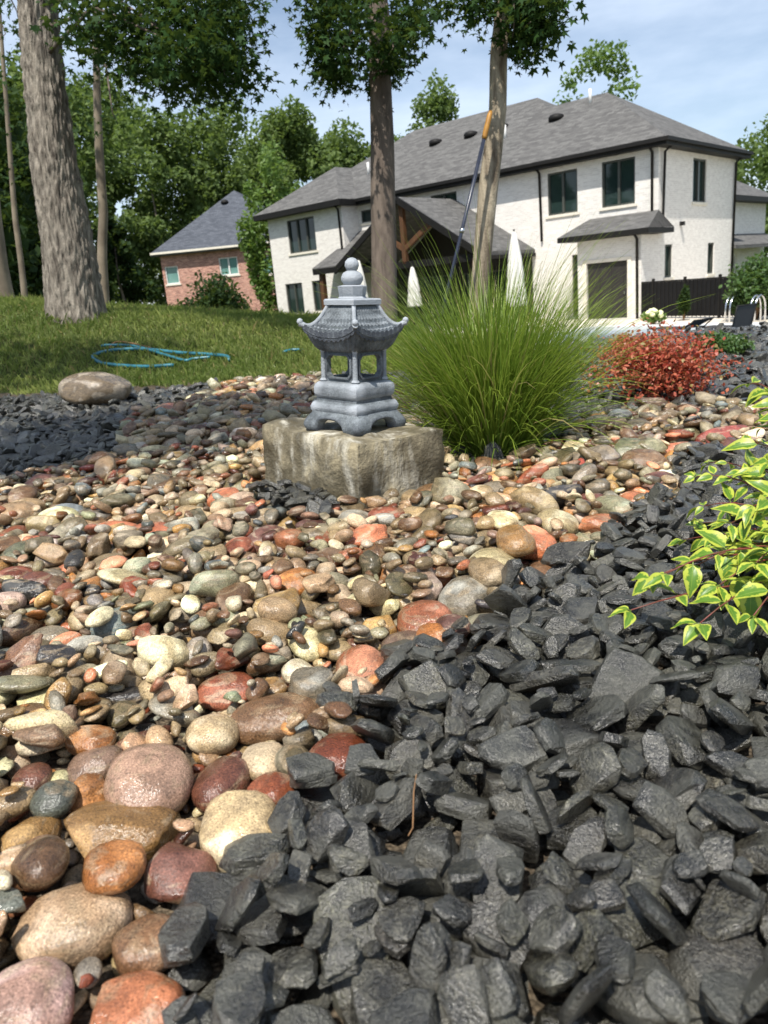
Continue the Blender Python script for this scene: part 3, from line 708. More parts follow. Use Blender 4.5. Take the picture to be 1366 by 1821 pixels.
# roof: concave tiled skirt with upturned corners
NR, NPS = 41, 66
def roof_pt(v, s, extra=0.0):
    a = S2*(.076 + (.160-.076)*v); z = .388 - .088*(1-(1-v)**1.75) + .031*v**2.6*abs(s)**2.6
    return a*(1+.03*v*abs(s)**6), z+extra
rows = []
for k in range(NR):
    v_ = k/(NR-1); ring = []; fr = (v_*5) % 1.0 if k < NR-1 else 1.0
    for side in range(4):
        for j in range(NPS):
            s = -1 + 2*j/NPS; a, z = roof_pt(v_, s,   .0080*fr + .0046*abs(math.cos(math.pi*5.5*(s+1)))*(.35+.65*fr))
            x, y = a, a*s
            for _ in range(side): x, y = -y, x
            ring.append((x, y, z))
    rows.append(ring)
def rim(sc, dz, scal):
    ring = []
    for side in range(4):
        for j in range(NPS):
            s = -1 + 2*j/NPS; a, z = roof_pt(1, s); a *= sc; x, y = a, a*s
            for _ in range(side): x, y = -y, x
            ring.append((x, y, z+dz - scal*abs(math.sin(math.pi*5.5*(s+1)))))
    return ring
rows += [rim(1.0, -.006, 0), rim(.985, -.008, 0)]
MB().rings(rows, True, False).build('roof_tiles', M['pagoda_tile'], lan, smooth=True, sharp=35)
MB().rings([rim(.985, -.0075, 0), rim(.972, -.013, .006), rim(.955, -.012, .005), rim(.95, -.006, 0)], False, False).build('drip_edge', M['concrete'], lan, smooth=True, sharp=40)
und = []
for k in range(7):
    f = k/6; ring = []
    for side in range(4):
        for j in range(NPS):
            s = -1 + 2*j/NPS; a, z = roof_pt(1, s); a2 = a*.955*(1-f)+fa*1.06*f; zz = (z-.008)*(1-f)**1.0 + (fz1-.002)*(1-(1-f)) + .012*math.sin(f*math.pi)*(-1) + .003*math.sin(math.pi*9*(s+1))*math.sin(f*math.pi)
            x, y = a2, a2*s
            for _ in range(side): x, y = -y, x
            ring.append((x, y, zz))
    und.append(ring)
MB().rings(und, False, True).build('roof_underside', M['concrete'], lan, smooth=True, sharp=40)
for side in range(4):
    pts = []
    for k in range(12):
        v_ = k/11*1.03; a, z = roof_pt(min(v_, 1), 1.0); a *= 1 + max(0, v_-1)
        x, y = a, a
        for _ in range(side): x, y = -y, x
        pts.append((x, y, z+.005))
    mb = MB().tube(pts, [.0065+.003*(i/11)**2 for i in range(12)], 10); mb.build('ridge', M['concrete'], lan, smooth=True, sharp=50)
    e = Vector(pts[-1]); MB().lathe([(.002,-.008),(.008,-.005),(.0105,.001),(.008,.008),(.002,.0115)], 12, (e.x*.985, e.y*.985, e.z+.004)).build('corner_knob', M['concrete'], lan, smooth=True)
MB().rings([sq(r*S2, 6, z=z) for r, z in [(.072,.384),(.076,.390),(.090,.391),(.091,.405),(.086,.409),(.05,.411)]]).build('cap', M['concrete'], lan, smooth=True, sharp=30)
MB().lathe([(.046,.410),(.041,.416),(.045,.440),(.047,.446),(.03,.450)], 8).build('neck', M['concrete'], lan, smooth=True, sharp=30)
fin_ = MB().lathe([(.012,.446),(.027,.452),(.0345,.464),(.0345,.474),(.028,.486),(.014,.494)], 24).build('finial', M['concrete'], lan, smooth=True)
MB().lathe([(.010,.491),(.018,.496),(.0225,.508),(.0205,.520),(.012,.529),(.003,.532)], 24).build('finial_knob', M['concrete'], fin_, smooth=True)

# ------------------------------------------------------------------ boulder by the lawn
P = onz(172, 702, .06); k = depth_of(P)/FPX
Vb, Fb = cobble_shape(ICO[4][0], 777, .05), ICO[4][1]
me = np_mesh('flat_boulder', Vb*np.array([62*k, 50*k, 30*k]), Fb.ravel(), [3]*len(Fb), M['cobble_obj']); o = link('flat_boulder', me); o.location = (P[0], P[1], .10); o.color = lin(128,118,104); o.rotation_euler = (0, R_(5), R_(8))
tag(o, 'flat grey brown boulder lying where slate bed meets lawn', 'boulder')

# ------------------------------------------------------------------ lawn grass
N = 95000
xy = np.stack([rng.uniform(-7.2, 2.6, N), 5.4 + 7.0*rng.random(N)**1.35], 1)
lim = lawn_edge(xy[:, 0]) + .05 + .10*np.sin(xy[:, 0]*5) + .05*np.sin(xy[:, 0]*17)
keep = (xy[:, 1] > lim) & (xy[:, 0] < 2.2) & (xy[:, 0] > -.62*xy[:, 1]-.6); xy = xy[keep]; N = len(xy)
zg_ = ground_z(xy[:, 0], xy[:, 1]); yaw = rng.uniform(0, 6.283, N); Lb = rng.uniform(.035, .085, N)*np.where(rng.random(N) < .06, 1.7, 1); lean_ = rng.uniform(.1, 1.1, N); wb = rng.uniform(.0035, .0065, N)
dx, dy = np.cos(yaw), np.sin(yaw); B = np.stack([xy[:, 0], xy[:, 1], zg_-.004], 1)
side_ = np.stack([-dy, dx, 0*dx], 1)*wb[:, None]
mid = B + np.stack([dx*np.sin(lean_*.5), dy*np.sin(lean_*.5), np.cos(lean_*.5)], 1)*(Lb*.55)[:, None]
tip = mid + np.stack([dx*np.sin(lean_*1.2), dy*np.sin(lean_*1.2), np.cos(lean_*1.2)], 1)*(Lb*.55)[:, None]
V = np.stack([B-side_, B+side_, mid+side_*.8, tip, mid-side_*.8], 1).reshape(-1, 3)
me = np_mesh('lawn_grass', V, np.arange(5*N), [5]*N, M['grass_geo'], False)
patch = (np.sin(xy[:, 0]*1.7+1)*np.sin(xy[:, 1]*2.1)+rng.normal(0, .5, N))
c0 = np.array([.10, .145, .03, 1]); c1_ = np.array([.27, .30, .085, 1]); cd = np.array([.26, .21, .09, 1])
f = np.clip(.4+.35*patch, 0, 1)[:, None]; tc_ = c0*(1-f)+c1_*f; dry = rng.random(N) < .05; tc_[dry] = cd
set_tint(me, np.repeat(tc_, 5, 0)); o = link('lawn_grass', me); tag(o, 'short green lawn grass covering the rise behind the rock bed', 'grass', kind='stuff')

# ------------------------------------------------------------------ ribbons of long grass
def blades(n, base_c, base_r, Lr, lean_sd, bend, width, cols, seed, bias=(0, 0), seg=7):
    r = np.random.default_rng(seed); az = r.uniform(0, 6.283, n); rr_ = base_r*np.sqrt(r.random(n)); d = np.stack([np.cos(az), np.sin(az)], 1)
    out = d*.8 + r.normal(0, .35, (n, 2)) + np.array(bias); out /= np.linalg.norm(out, axis=1)[:, None]
    L = r.uniform(*Lr, n); th0 = np.abs(r.normal(0, lean_sd, n)) + .25*rr_/base_r; kb = r.uniform(*bend, n)
    P = np.concatenate([np.asarray(base_c)[:2] + d*rr_[:, None], np.full((n, 1), base_c[2])], 1); pts = [P]
    for i in range(seg):
        th = np.minimum(th0 + kb*((i+.5)/seg)**1.7, 2.5); st = L/seg; P = P + np.stack([out[:, 0]*np.sin(th)*st, out[:, 1]*np.sin(th)*st, np.cos(th)*st], 1); pts.append(P)
    tw = r.uniform(-.8, .8, n); sd = np.stack([-out[:, 1]*np.cos(tw), out[:, 0]*np.cos(tw), np.sin(tw)], 1)
    V = []
    for i, p_ in enumerate(pts):
        w = width*(1-(i/seg)**2*.92)*np.ones(n); V += [p_-sd*w[:, None]/2, p_+sd*w[:, None]/2]
    V = np.stack(V, 1).reshape(-1, 3); k2 = 2*(seg+1); b = np.arange(n)*k2; F = []
    for i in range(seg): F.append(np.stack([b+2*i, b+2*i+1, b+2*i+3, b+2*i+2], 1))
    F = np.concatenate(F); f = r.random(n)[:, None]; c = np.asarray(cols[0])*(1-f) + np.asarray(cols[1])*f; dr = r.random(n) < .07; c[dr] = np.array([.34, .27, .12, 1])
    me = np_mesh('blades', V, F.ravel(), [4]*len(F), M['feather_grass'], True); set_tint(me, np.repeat(c, k2, 0)); return me
gz = -.035
gr = thing('ornamental_grass', 'tall arching green ornamental grass clump beside the limestone block', 'grass clump', (GRASS_C[0], GRASS_C[1], gz))
gcols = ((.095, .175, .018, 1), (.26, .33, .045, 1))
link('blades', blades(2900, (0, 0, .0), .13, (.44, .76), .22, (.12, .95), .0050, gcols, 5), gr)
o = link('outer_blades', blades(1200, (0, 0, .0), .135, (.36, .64), .42, (.6, 1.8), .0044, gcols, 6, bias=(.15, -.1)), gr)
link('tall_blades', blades(150, (0, 0, .0), .09, (.76, .98), .22, (.25, 1.0), .0042, gcols, 7), gr)
MB().lathe([(.10,-.03),(.13,.0),(.11,.05),(.05,.09)], 12).build('crown_base', simple('thatch', lin(84,76,40), lin(120,104,60), 60, .9), gr, smooth=True)

# ------------------------------------------------------------------ shrubs
def bush(name, label, loc, rad, n, size, mat, stems_mat, seed, group=None, tints=None, flat=1.0, cat='shrub', fuzz=.16, tmpl=CARD, lobes=10, stem_n=14):
    r = np.random.default_rng(seed); root = thing(name, label, cat, loc, group=group); rad = np.asarray(rad, float)
    lc_ = r.normal(size=(lobes, 3)); lc_ /= np.linalg.norm(lc_, axis=1)[:, None]; lc_ *= r.uniform(.35, .75, lobes)[:, None]; lc_[:, 2] = np.abs(lc_[:, 2])*1.1-.25
    w = r.integers(lobes, size=n); u_ = r.normal(size=(n, 3)); u_ /= np.linalg.norm(u_, axis=1)[:, None]
    C = (lc_[w] + u_*(r.random(n)**.45*.48)[:, None] + r.normal(0, fuzz*.3, (n, 3)))*rad + np.array([0, 0, rad[2]*.85]); C[:, 2] = np.maximum(C[:, 2], .01*rad[2]+size*.3)
    Rm = rotmats(r.uniform(0, 6.283, n), r.normal(0, .7, n), r.normal(0, .7, n)); S = size*r.uniform(.6, 1.3, n)
    tn = None
    if tints is not None: f = r.random(n)[:, None]**.8; tn = np.asarray(tints[0])*(1-f)+np.asarray(tints[1])*f; br_ = r.random(n) < .12; tn[br_] = np.asarray(tints[2])
    link('foliage', scatter('foliage', tmpl, C, Rm, S, mat, tn), root)
    mb = MB()
    for k in range(stem_n):
        e = lc_[k % lobes]*rad + np.array([0, 0, rad[2]*.85]) + r.normal(0, .1, 3)*rad; e[2] = max(e[2], .1*rad[2]); b0 = np.array([r.normal(0, .06)*rad[0], r.normal(0, .06)*rad[1], -.03])
        mb.tube([b0, b0*.4+e*np.array([.35, .35, .55]), e], [size*.12+.02*rad[0], size*.08+.012*rad[0], .004*rad[0]+.0008], 5)
    mb.build('stems', stems_mat, root, smooth=True); return root
bp = onz(1172, 708); 
bush('barberry', 'red leaved barberry shrub growing in the slate behind the pebble stream', (bp[0]+.02, bp[1]+.12, ground_z(bp[0], bp[1]+.12)-.01), (.29, .26, .215), 5600, .022, M['leaf_red'], M['stem_red'], 21, tints=((.28, .036, .024, 1), (.46, .15, .08, 1), (.24, .19, .06, 1)), fuzz=.62, lobes=26, stem_n=34)
bp = onz(1048, 618); bush('barberry', 'low orange red barberry sprig poking out behind the tall grass clump', (bp[0], bp[1]-.9, ground_z(bp[0], bp[1]-.9)-.01), (.14, .12, .13), 900, .021, M['leaf_red'], M['stem_red'], 22, tints=((.30, .05, .03, 1), (.42, .16, .08, 1), (.20, .16, .05, 1)), fuzz=.3, stem_n=12)
bp = onz(1302, 632); bush('boxwood_shrub', 'small round green shrub in the slate near the pool chairs', (bp[0], bp[1]+.1, ground_z(bp[0], bp[1]+.1)-.02), (.21, .19, .13), 3000, .026, M['leaf_shrub'], M['twig'], 23)
bp = onz(1215, 622); bush('boxwood_shrub', 'low dull green creeping plant beside the small round shrub', (bp[0]+.05, bp[1]+.1, ground_z(bp[0], bp[1]+.1)-.03), (.16, .13, .06), 900, .024, M['leaf_shrub'], M['twig'], 24)

# variegated shrub in the right foreground
def leaf_mesh(seed):
    r = random.Random(seed); n = 9; vs_, uv_, fs_ = [], [], []
    r0w = r.uniform(.24, .36); curl = r.uniform(.02, .40); fold = r.uniform(.12, .30); wav = r.uniform(.0, .05)
    for i in range(n):
        f = i/(n-1); w = r0w*(math.sin(math.pi*min(1, f**.72))**.85)*(1-.25*f) if 0 < f < 1 else .006
        for j, s in enumerate((-1, -.5, 0, .5, 1)):
            vs_.append((s*w, f, abs(s)*w*fold*1.6 - curl*f*f + wav*math.sin(f*9+s*3)*abs(s))); uv_.append((.5+s*.5*max(.25, 1), f))
    for i in range(n-1):
        for j in range(4): a = i*5+j; fs_.append((a, a+1, a+6, a+5))
    b = len(vs_); vs_ += [(-.012, -.16, 0), (.012, -.16, 0), (.012, .02, .002), (-.012, .02, .002)]; uv_ += [(.5, .5)]*4; fs_.append((b, b+1, b+2, b+3))
    me = bpy.data.meshes.new('leaf'); me.from_pydata(vs_, [], fs_); ul = me.uv_layers.new(name='UVMap')
    for l in me.loops: ul.data[l.index].uv = uv_[l.vertex_index]
    me.materials.append(M['leaf_var']); me.polygons.foreach_set('use_smooth', [True]*len(fs_)); return me
LEAF = [leaf_mesh(i) for i in range(7)]
rt = onz(1475, 1090); root_v = thing('variegated_shrub', 'shrub with yellow edged green leaves on thin red stems in the slate', 'shrub', (rt[0], rt[1], .02)); rt = np.array([rt[0], rt[1], .02])
rl = random.Random(77); nleaf = 0
TIPS = [(1122,1085,1.06),(1160,1028,1.14),(1185,1020,1.10),(1245,1108,1.02),(1340,1095,1.0),(1280,1040,1.1),(1330,790,1.4),(1355,760,1.4),(1362,700,1.4),(1238,848,1.42),(1252,900,1.36),(1262,822,1.5),(1335,682,1.45),(1300,930,1.2),(1290,985,1.25),(1215,960,1.40),(1345,1000,1.1),(1340,900,1.2),(1370,820,1.25),(1240,1005,1.15),(1375,950,1.1),(1385,1060,1.15),(1275,955,1.3),(1320,980,1.38),(1390,740,1.35),(1250,930,1.5),(1350,945,1.32),(1395,890,1.3),(1325,840,1.35)]
for k in range(10):
    a = rl.uniform(-1.2, 1.6); TIPS.append((None, rt + np.array([.36*math.cos(a), .30*math.sin(a), rl.uniform(.12, .42)]), None))
LEAVES = []
for ti, tp in enumerate(TIPS):
    tpp = tp[1] if tp[0] is None else ony(*tp)
    tpp = np.array(tpp); tpp[2] = max(tpp[2], .05); e = tpp - rt; ml = .35*e + np.array([0, 0, .5*abs(e[2]) + .06 + (.02 if ti else -.03)])
    pts = []
    for i in range(11):
        f = i/10; pts.append(2*f*(1-f)*ml + f*f*e)
    MB().tube(pts, [.0028-.0019*i/10 for i in range(11)], 6).build('stem', M['stem_red'], root_v, smooth=True)
    nn = 6 if tp[0] is None else rl.choice((5, 6, 7))
    for i in range(nn):
        f = .30 + .70*i/(nn-1); j = f*10; i0 = min(9, int(j)); q = pts[i0]*(1-(j-i0)) + pts[i0+1]*(j-i0); d = Vector(pts[i0+1]-pts[i0]).normalized()
        for sgn in ((1, -1) if i < nn-1 else (1, -1, 0)):
            sz = rl.choice((.026, .034, .04, .046, .052))*rl.uniform(.85, 1.15)*(.75 if i == nn-1 else 1)
            side = d.cross(Vector((0, 0, 1))).normalized()
            if i % 2: side = (side*.55 + Vector((0, 0, .8))).normalized() if rl.random() < .5 else side
            ld = (d*rl.uniform(.35, .8) + side*sgn*rl.uniform(.7, 1.0) + Vector((rl.uniform(-.2, .2), rl.uniform(-.2, .2), rl.uniform(-.35, .3)))).normalized()
            up = Vector((rl.uniform(-.5, .5), rl.uniform(-.9, .2), 1)); x = ld.cross(up).normalized(); zz = x.cross(ld)
            LEAVES.append((Matrix(((x.x, ld.x, zz.x, q[0]), (x.y, ld.y, zz.y, q[1]), (x.z, ld.z, zz.z, q[2]), (0, 0, 0, 1))) @ Matrix.Translation((0, .16*sz, 0)), sz, tp[0] is not None))
LEAVES.sort(key=lambda l: not l[2])
rest_ = []
for i, (mt, sz, vis) in enumerate(LEAVES):
    if i < 300:
        o = link('leaf', LEAF[i % 7], root_v); o.matrix_basis = mt @ Matrix.Scale(sz, 4)
    else: rest_.append((mt @ Matrix.Scale(sz, 4), i % 7))
if rest_:
    bm = bmesh.new()
    for mt, k in rest_:
        tmp = LEAF[k].copy(); tmp.transform(mt); bm.from_mesh(tmp); bpy.data.meshes.remove(tmp)
    me = bpy.data.meshes.new('foliage'); bm.to_mesh(me); bm.free(); me.materials.append(M['leaf_var']); tag(link('foliage', me, root_v), kind='stuff')

# ------------------------------------------------------------------ trees near the bed
def trunk_mesh(path, radii, mat, n, rows, ridge, sc, flare=0):
    pts = [Vector(p_) for p_ in path]; cum = [0]
    for a, b in zip(pts, pts[1:]): cum.append(cum[-1]+(b-a).length)
    V = []
    for i in range(rows):
        s = cum[-1]*(i/(rows-1)); k = max(j for j in range(len(cum)) if cum[j] <= s+1e-9); k = min(k, len(pts)-2); f = (s-cum[k])/(cum[k+1]-cum[k])
        f2 = f; c = pts[k]*(1-f2)+pts[k+1]*f2; r = radii[k]*(1-f)+radii[k+1]*f
        fl = flare*math.exp(-s/.22)
        for j in range(n):
            a = 2*math.pi*j/n; ca_, sa_ = math.cos(a), math.sin(a)
            rr_ = r*(1+fl*(1+.45*math.sin(a*5+1)))
            q = Vector((ca_*r*sc, sa_*r*sc, s*sc*.20)); w = noise.noise(q*.35+Vector((9, 2, s*.4)))
            d = (abs(noise.noise(q + Vector((w, w, 0))*1.2))*1.6-.35 + .35*noise.noise(q*2.3))*ridge if ridge else 0
            d += noise.noise(Vector((ca_*1.3, sa_*1.3, s*1.4)))*r*.05
            V.append((c.x+ca_*(rr_+d), c.y+sa_*(rr_+d), c.z))
    F = []
    for i in range(rows-1):
        for j in range(n): F += [i*n+j, i*n+(j+1) % n, (i+1)*n+(j+1) % n, (i+1)*n+j]
    return np_mesh('trunk', V, F, [4]*((rows-1)*n), mat)
def star_crown(clusters, seed, size=.115, mat=None):
    r = np.random.default_rng(seed); C = []
    for (c, n, sd) in clusters: C.append(np.asarray(c) + r.normal(0, 1, (n, 3))*np.asarray(sd))
    C = np.concatenate(C); n = len(C)
    Rm = rotmats(r.uniform(0, 6.283, n), r.normal(-.55, .55, n), r.normal(0, .5, n))
    return scatter('crown', STAR, C, Rm, size*r.uniform(.6, 1.25, n)*.6, mat or M['leaf_star'])
def near_tree(name, label, path_px, Y, wid_px, top, mat, clusters, n=40, rows=60, ridge=0, sc=14, flare=.15, limbs=True, seed=1, leaf=.10):
    P = [ony(x, y, Y) for x, y in path_px]; k = [depth_of(p_)/FPX for p_ in P]; rad = [w*kk/2 for w, kk in zip(wid_px, k)]
    b = P[0]; gz_ = float(ground_z(b[0], b[1])); slope = (P[1]-P[0])/max(.05, P[1][2]-P[0][2])
    base = b - slope*(b[2]-gz_+.35); pts = [base] + (P if b[2]-gz_ > .12 else P[1:]); rad = [rad[0]*1.05] + (rad if b[2]-gz_ > .12 else rad[1:])
    dirn = (P[-1]-P[-2]); dirn = dirn/np.linalg.norm(dirn); last = P[-1]; pts.append(last + dirn*(top*.5)); rad.append(rad[-1]*.75); pts.append(last + dirn*top); rad.append(rad[-1]*.3)
    root = thing(name, label, 'tree', (float(base[0]), float(base[1]), gz_)); org = np.array([base[0], base[1], gz_])
    link('trunk', trunk_mesh([p_-org for p_ in pts], rad, mat, n, rows, ridge, sc, flare), root)
    r = random.Random(seed)
    for ic, (c, nn_, sd) in enumerate(clusters):
        if ic % 3: continue
        c = np.asarray(c, float); hgt = c[2] + r.uniform(.3, 1.2)
        zz = [p_[2] for p_ in pts]; hgt = min(max(hgt, zz[1]), zz[-1]-.1); k_ = max(i for i in range(len(zz)-1) if zz[i] <= hgt+1e-6); f = (hgt-zz[k_])/(zz[k_+1]-zz[k_]); s_ = pts[k_]*(1-f)+pts[k_+1]*f
        m1 = (s_+c)/2 + np.array([r.uniform(-.1, .1), r.uniform(-.1, .1), r.uniform(.15, .4)]); e = c + np.array([r.uniform(-.2, .2), r.uniform(-.2, .2), -.12])
        MB().tube([s_-org, m1-org, c-org, e-org], [.020, .014, .007, .003], 6).build('limb', M['bark_smooth'], root, smooth=True)
    if clusters: o = link('crown', star_crown([(np.asarray(c)-org, nn_, sd) for c, nn_, sd in clusters], seed, leaf), root)
    return root
def cl(pxs, Y, n, sd, jit=.5, seed=0):
    r = random.Random(seed); return [(ony(x, y, Y+r.uniform(-jit, jit)), n, sd) for x, y in pxs]
def cloud(c, rad, k, n, sd, seed):
    r = np.random.default_rng(seed); u_ = r.normal(size=(k, 3)); u_ /= np.linalg.norm(u_, axis=1)[:, None]; return [(np.asarray(c)+u_[i]*np.asarray(rad)*r.random()**.4, n, sd) for i in range(k)]
CL = cl([(200,20),(250,55),(310,30),(370,15),(410,40),(300,95),(350,95),(235,105),(385,85),(405,130),(330,140),(275,130),(415,0),(175,70),(150,30),(395,110),(365,135),(360,60),(280,10),(220,-40),(330,-50),(400,-40)], 7.8, 250, (.155,.3,.115), .7, 3)
near_tree('shade_tree', 'thick leaning tree trunk with ridged grey bark on the lawn rise', [(137,552),(122,450),(98,300),(80,150),(65,0)], 8.5, [98,88,76,68,64], 6.5, M['bark_old'], CL + cloud((-2.0, 8.9, 6.8), (3.2, 2.6, 1.8), 60, 70, (.38,.38,.25), 8), 170, 340, .026, 38, .10, seed=4)
CM = cl([(570,40),(605,75),(580,105),(630,40),(715,30),(730,50),(700,85),(565,5),(610,130),(690,115),(600,10),(650,90),(590,128),(735,35),(575,70),(690,120),(640,15)], 8.0, 165, (.11,.28,.085), .5, 5)
near_tree('young_tree', 'straight slim brown grey tree trunk standing behind the pagoda lantern', [(684,560),(682,400),(680,250),(675,100),(672,0)], 8.0, [46,44,42,37,34], 5.5, M['bark_smooth'], CM + cloud((.3, 8.3, 5.2), (1.9, 1.8, 1.3), 34, 80, (.32,.32,.2), 9), 36, 70, .002, 10, .12, seed=6)
CR = cl([(940,20),(955,50),(930,60),(915,35),(840,2),(800,-10),(970,20),(900,0),(860,-15),(945,75),(960,-10)], 7.0, 140, (.10,.22,.085), .4, 7)
near_tree('young_tree', 'thin crooked pale tree trunk with a long handled tool leaning on it', [(850,540),(860,430),(869,330),(885,200),(887,90),(897,0)], 7.0, [32,33,35,32,30,29], 5.0, M['bark_pale'], CR + cloud((1.5, 7.3, 4.7), (1.6, 1.6, 1.2), 28, 80, (.3,.3,.18), 10), 32, 70, .003, 12, .1, seed=8)
near_tree('sapling', 'slender crooked sapling trunk just behind the thick leaning tree', [(186,548),(181,450),(184,380),(176,260),(172,150),(170,0)], 10.5, [20,17,16,15,13,10], 3.5, M['bark_far'], cl([(165,60),(190,130),(150,180),(200,200),(140,230)], 10.5, 40, (.2,.3,.18), .6, 12), 16, 40, .001, 10, .1, seed=12)
near_tree('sapling', 'very thin pale sapling rising close along the thick leaning trunk', [(94,560),(84,480),(76,400),(66,300),(60,200)], 9.2, [13,12,11,9,7], 1.5, M['bark_far'], [], 10, 24, .001, 8, .05, seed=13)
near_tree('wood_tree', 'dark grey trunk of a tree at the wood edge left of the leaning tree', [(6,545),(-4,480),(-14,400),(-22,300)], 11.5, [44,36,33,30], 6, M['bark_far'], cl([(10,60),(40,120),(0,200),(30,20),(15,280)], 11.0, 60, (.25,.4,.25), .6, 15), 16, 30, .002, 8, .2, seed=14)
near_tree('sapling', 'slim bare sapling inside the dark wood edge', [(46,545),(38,470),(26,380),(20,300)], 13, [12,11,10,9], 4, M['bark_far'], [], 8, 20, 0, 8, .05, seed=15)
# broad tree standing outside the picture on the left: its crown shades the lawn and the far left of the bed
org = np.array([-6.4, 2.2]); sh = thing('shade_tree', 'broad leafy tree beside the lawn whose crown shades the grass', 'tree', (org[0], org[1], 0))
link('trunk', trunk_mesh([(0,0,-.1),(.05,.1,2),(.1,.1,4.5),(.2,.1,8)], [.30,.24,.20,.06], M['bark_old'], 24, 40, .01, 20, .2), sh)
SHADE = cloud((4.45, -1.45, 6.2), (1.25, .85, .6), 42, 75, (.28,.26,.18), 31) + cloud((1.6, 2.0, 6.2), (1.8, .30, .5), 20, 60, (.32,.24,.2), 32)
for c, n_, s_ in SHADE[::3]: MB().tube([(.1,.1,min(7, max(3.2, c[2]-1.2))), tuple(np.array([.1,.1,c[2]-.5])*.5+c*.5), tuple(c)], [.05,.03,.008], 5).build('limb', M['bark_smooth'], sh, smooth=True)
link('crown', star_crown(SHADE, 33, .17), sh)

# ------------------------------------------------------------------ woodland behind
def wood_mesh(seed, n, size, lobes, mat, cone=0.0):
    r = np.random.default_rng(seed); L = []
    for k in range(lobes):
        z = r.random()**.85; a = r.uniform(0, 6.283); rmax = (1-z)**.8*.9+.05 if cone else math.sin(math.pi*(.12+.80*z))**.7
        rad = rmax*r.uniform(.35, .85); L.append((rad*math.cos(a), rad*math.sin(a), z, r.uniform(.14, .30)*(1-.6*cone*z)))
    L = np.array(L); w = r.integers(lobes, size=n); u_ = r.normal(size=(n, 3)); u_ /= np.linalg.norm(u_, axis=1)[:, None]; u_[:, 2] = u_[:, 2]*.8+.1
    C = L[w, :3] + u_*(L[w, 3]*r.random(n)**.3)[:, None]*np.array([1.15, 1.15, .62]); Rm = rotmats(r.uniform(0, 6.283, n), r.normal(0, .7, n), r.normal(0, .7, n))
    return C, Rm, size*r.uniform(.6, 1.4, n), mat
WOODC = {}
def far_tree(name, label, loc, h, w, kind, seed, group, crown0=.12, n=3400, size=.42, cone=0.0):
    loc = (loc[0], loc[1], float(ground_z(loc[0], loc[1]))); root = thing(name, label, 'tree', loc, group=group); root.rotation_euler = (0, 0, seed*1.7)
    key = (kind, seed % 4, round(h), round(w), n, cone)
    C, Rm, S, mat = wood_mesh(500+seed % 7, n, size, 34, M[kind], cone); C = C*np.array([w/2, w/2, h*.85*(1-crown0)]) + np.array([0, 0, h*crown0])
    link('crown', scatter('crown', CARD4, C, Rm, S, mat), root)
    MB().tube([(0,0,-.3),(.1,0,h*.2),(0,.1,h*.4),(.05,0,h*.6)], [h*.016, h*.013, h*.007, h*.002], 8).build('trunk', M['bark_far'], root, smooth=True); return root
WG = 'trees of the wood behind the houses'
wl_ = [(-34,64,19,12,'at the dark left end of the wood'),(-28,60,18,11,'showing behind the thick leaning trunk'),(-22.5,62,20,12,'just left of the brick house'),(-18,74,18.5,12,'over the left slope of the brick house roof'),(-31,78,24,13,'deep in the wood behind the leaning trunk'),(-24,82,25,14,'deep in the wood left of the brick house'),
 (-15,78,19.5,12,'straight behind the brick house roof'),(-10.5,80,21.5,12,'over the right end of the brick house roof'),(-5.5,79,20,11,'above the gap between the two houses'),(-.5,82,18.5,11,'behind the slim straight trunk'),(4.5,84,17.5,10,'peeping over the left part of the long grey roof'),(-12.5,92,22,14,'farthest behind the brick house'),(-6,94,21.5,14,'farthest behind the gap between the houses')]
for i, (x, y, h, w, wh) in enumerate(wl_): far_tree('woodland_tree', 'full crowned green woodland tree '+wh, (x, y), h, w, 'leaf_wood', i, WG, .03, 12000, .46)
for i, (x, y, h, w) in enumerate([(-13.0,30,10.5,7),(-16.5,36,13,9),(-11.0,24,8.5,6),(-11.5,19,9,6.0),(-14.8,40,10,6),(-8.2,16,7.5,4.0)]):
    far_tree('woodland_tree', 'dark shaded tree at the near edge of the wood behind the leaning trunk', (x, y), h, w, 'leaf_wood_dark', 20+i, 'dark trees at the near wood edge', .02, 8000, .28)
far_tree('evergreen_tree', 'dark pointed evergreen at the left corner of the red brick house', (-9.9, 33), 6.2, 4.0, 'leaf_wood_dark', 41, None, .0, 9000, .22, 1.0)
cp = ony(468, 300, 50); far_tree('garden_tree', 'bright green bushy tree between the brick house and the white house', (cp[0], 50), 11.6, 5.0, 'leaf_light', 42, None, .02, 8000, .28)
p_ = ony(1068, 120, 60); far_tree('garden_tree', 'light green treetop rising behind the ridge of the white house', (p_[0], 60), 17.6, 8.0, 'leaf_light', 43, None, .5, 2600, .36)
p_ = ony(775, 190, 70); far_tree('garden_tree', 'dark green treetop showing over the middle of the long grey roof', (p_[0], 70), 19.0, 6.0, 'leaf_wood', 44, None, .4, 3000, .38)
for i, (px, h, Y) in enumerate([(1345, 13.5, 75), (1400, 14.5, 70), (1290, 12, 90)]):
    p_ = ony(px, 250, Y); far_tree('garden_tree', 'green tree beyond the low right wing of the white house', (p_[0], Y), h, 9, 'leaf_wood', 45+i, 'trees beyond the right wing', .1, 2600, .5)
tag(bush('round_bush', 'dark clipped round bush in front of the red brick house', (ony(386, 540, 24)[0], 24, float(ground_z(-4.3, 24))), (1.25, 1.2, 1.45), 9000, .12, M['leaf_wood_dark'], M['twig'], 51, cat='bush', lobes=16))

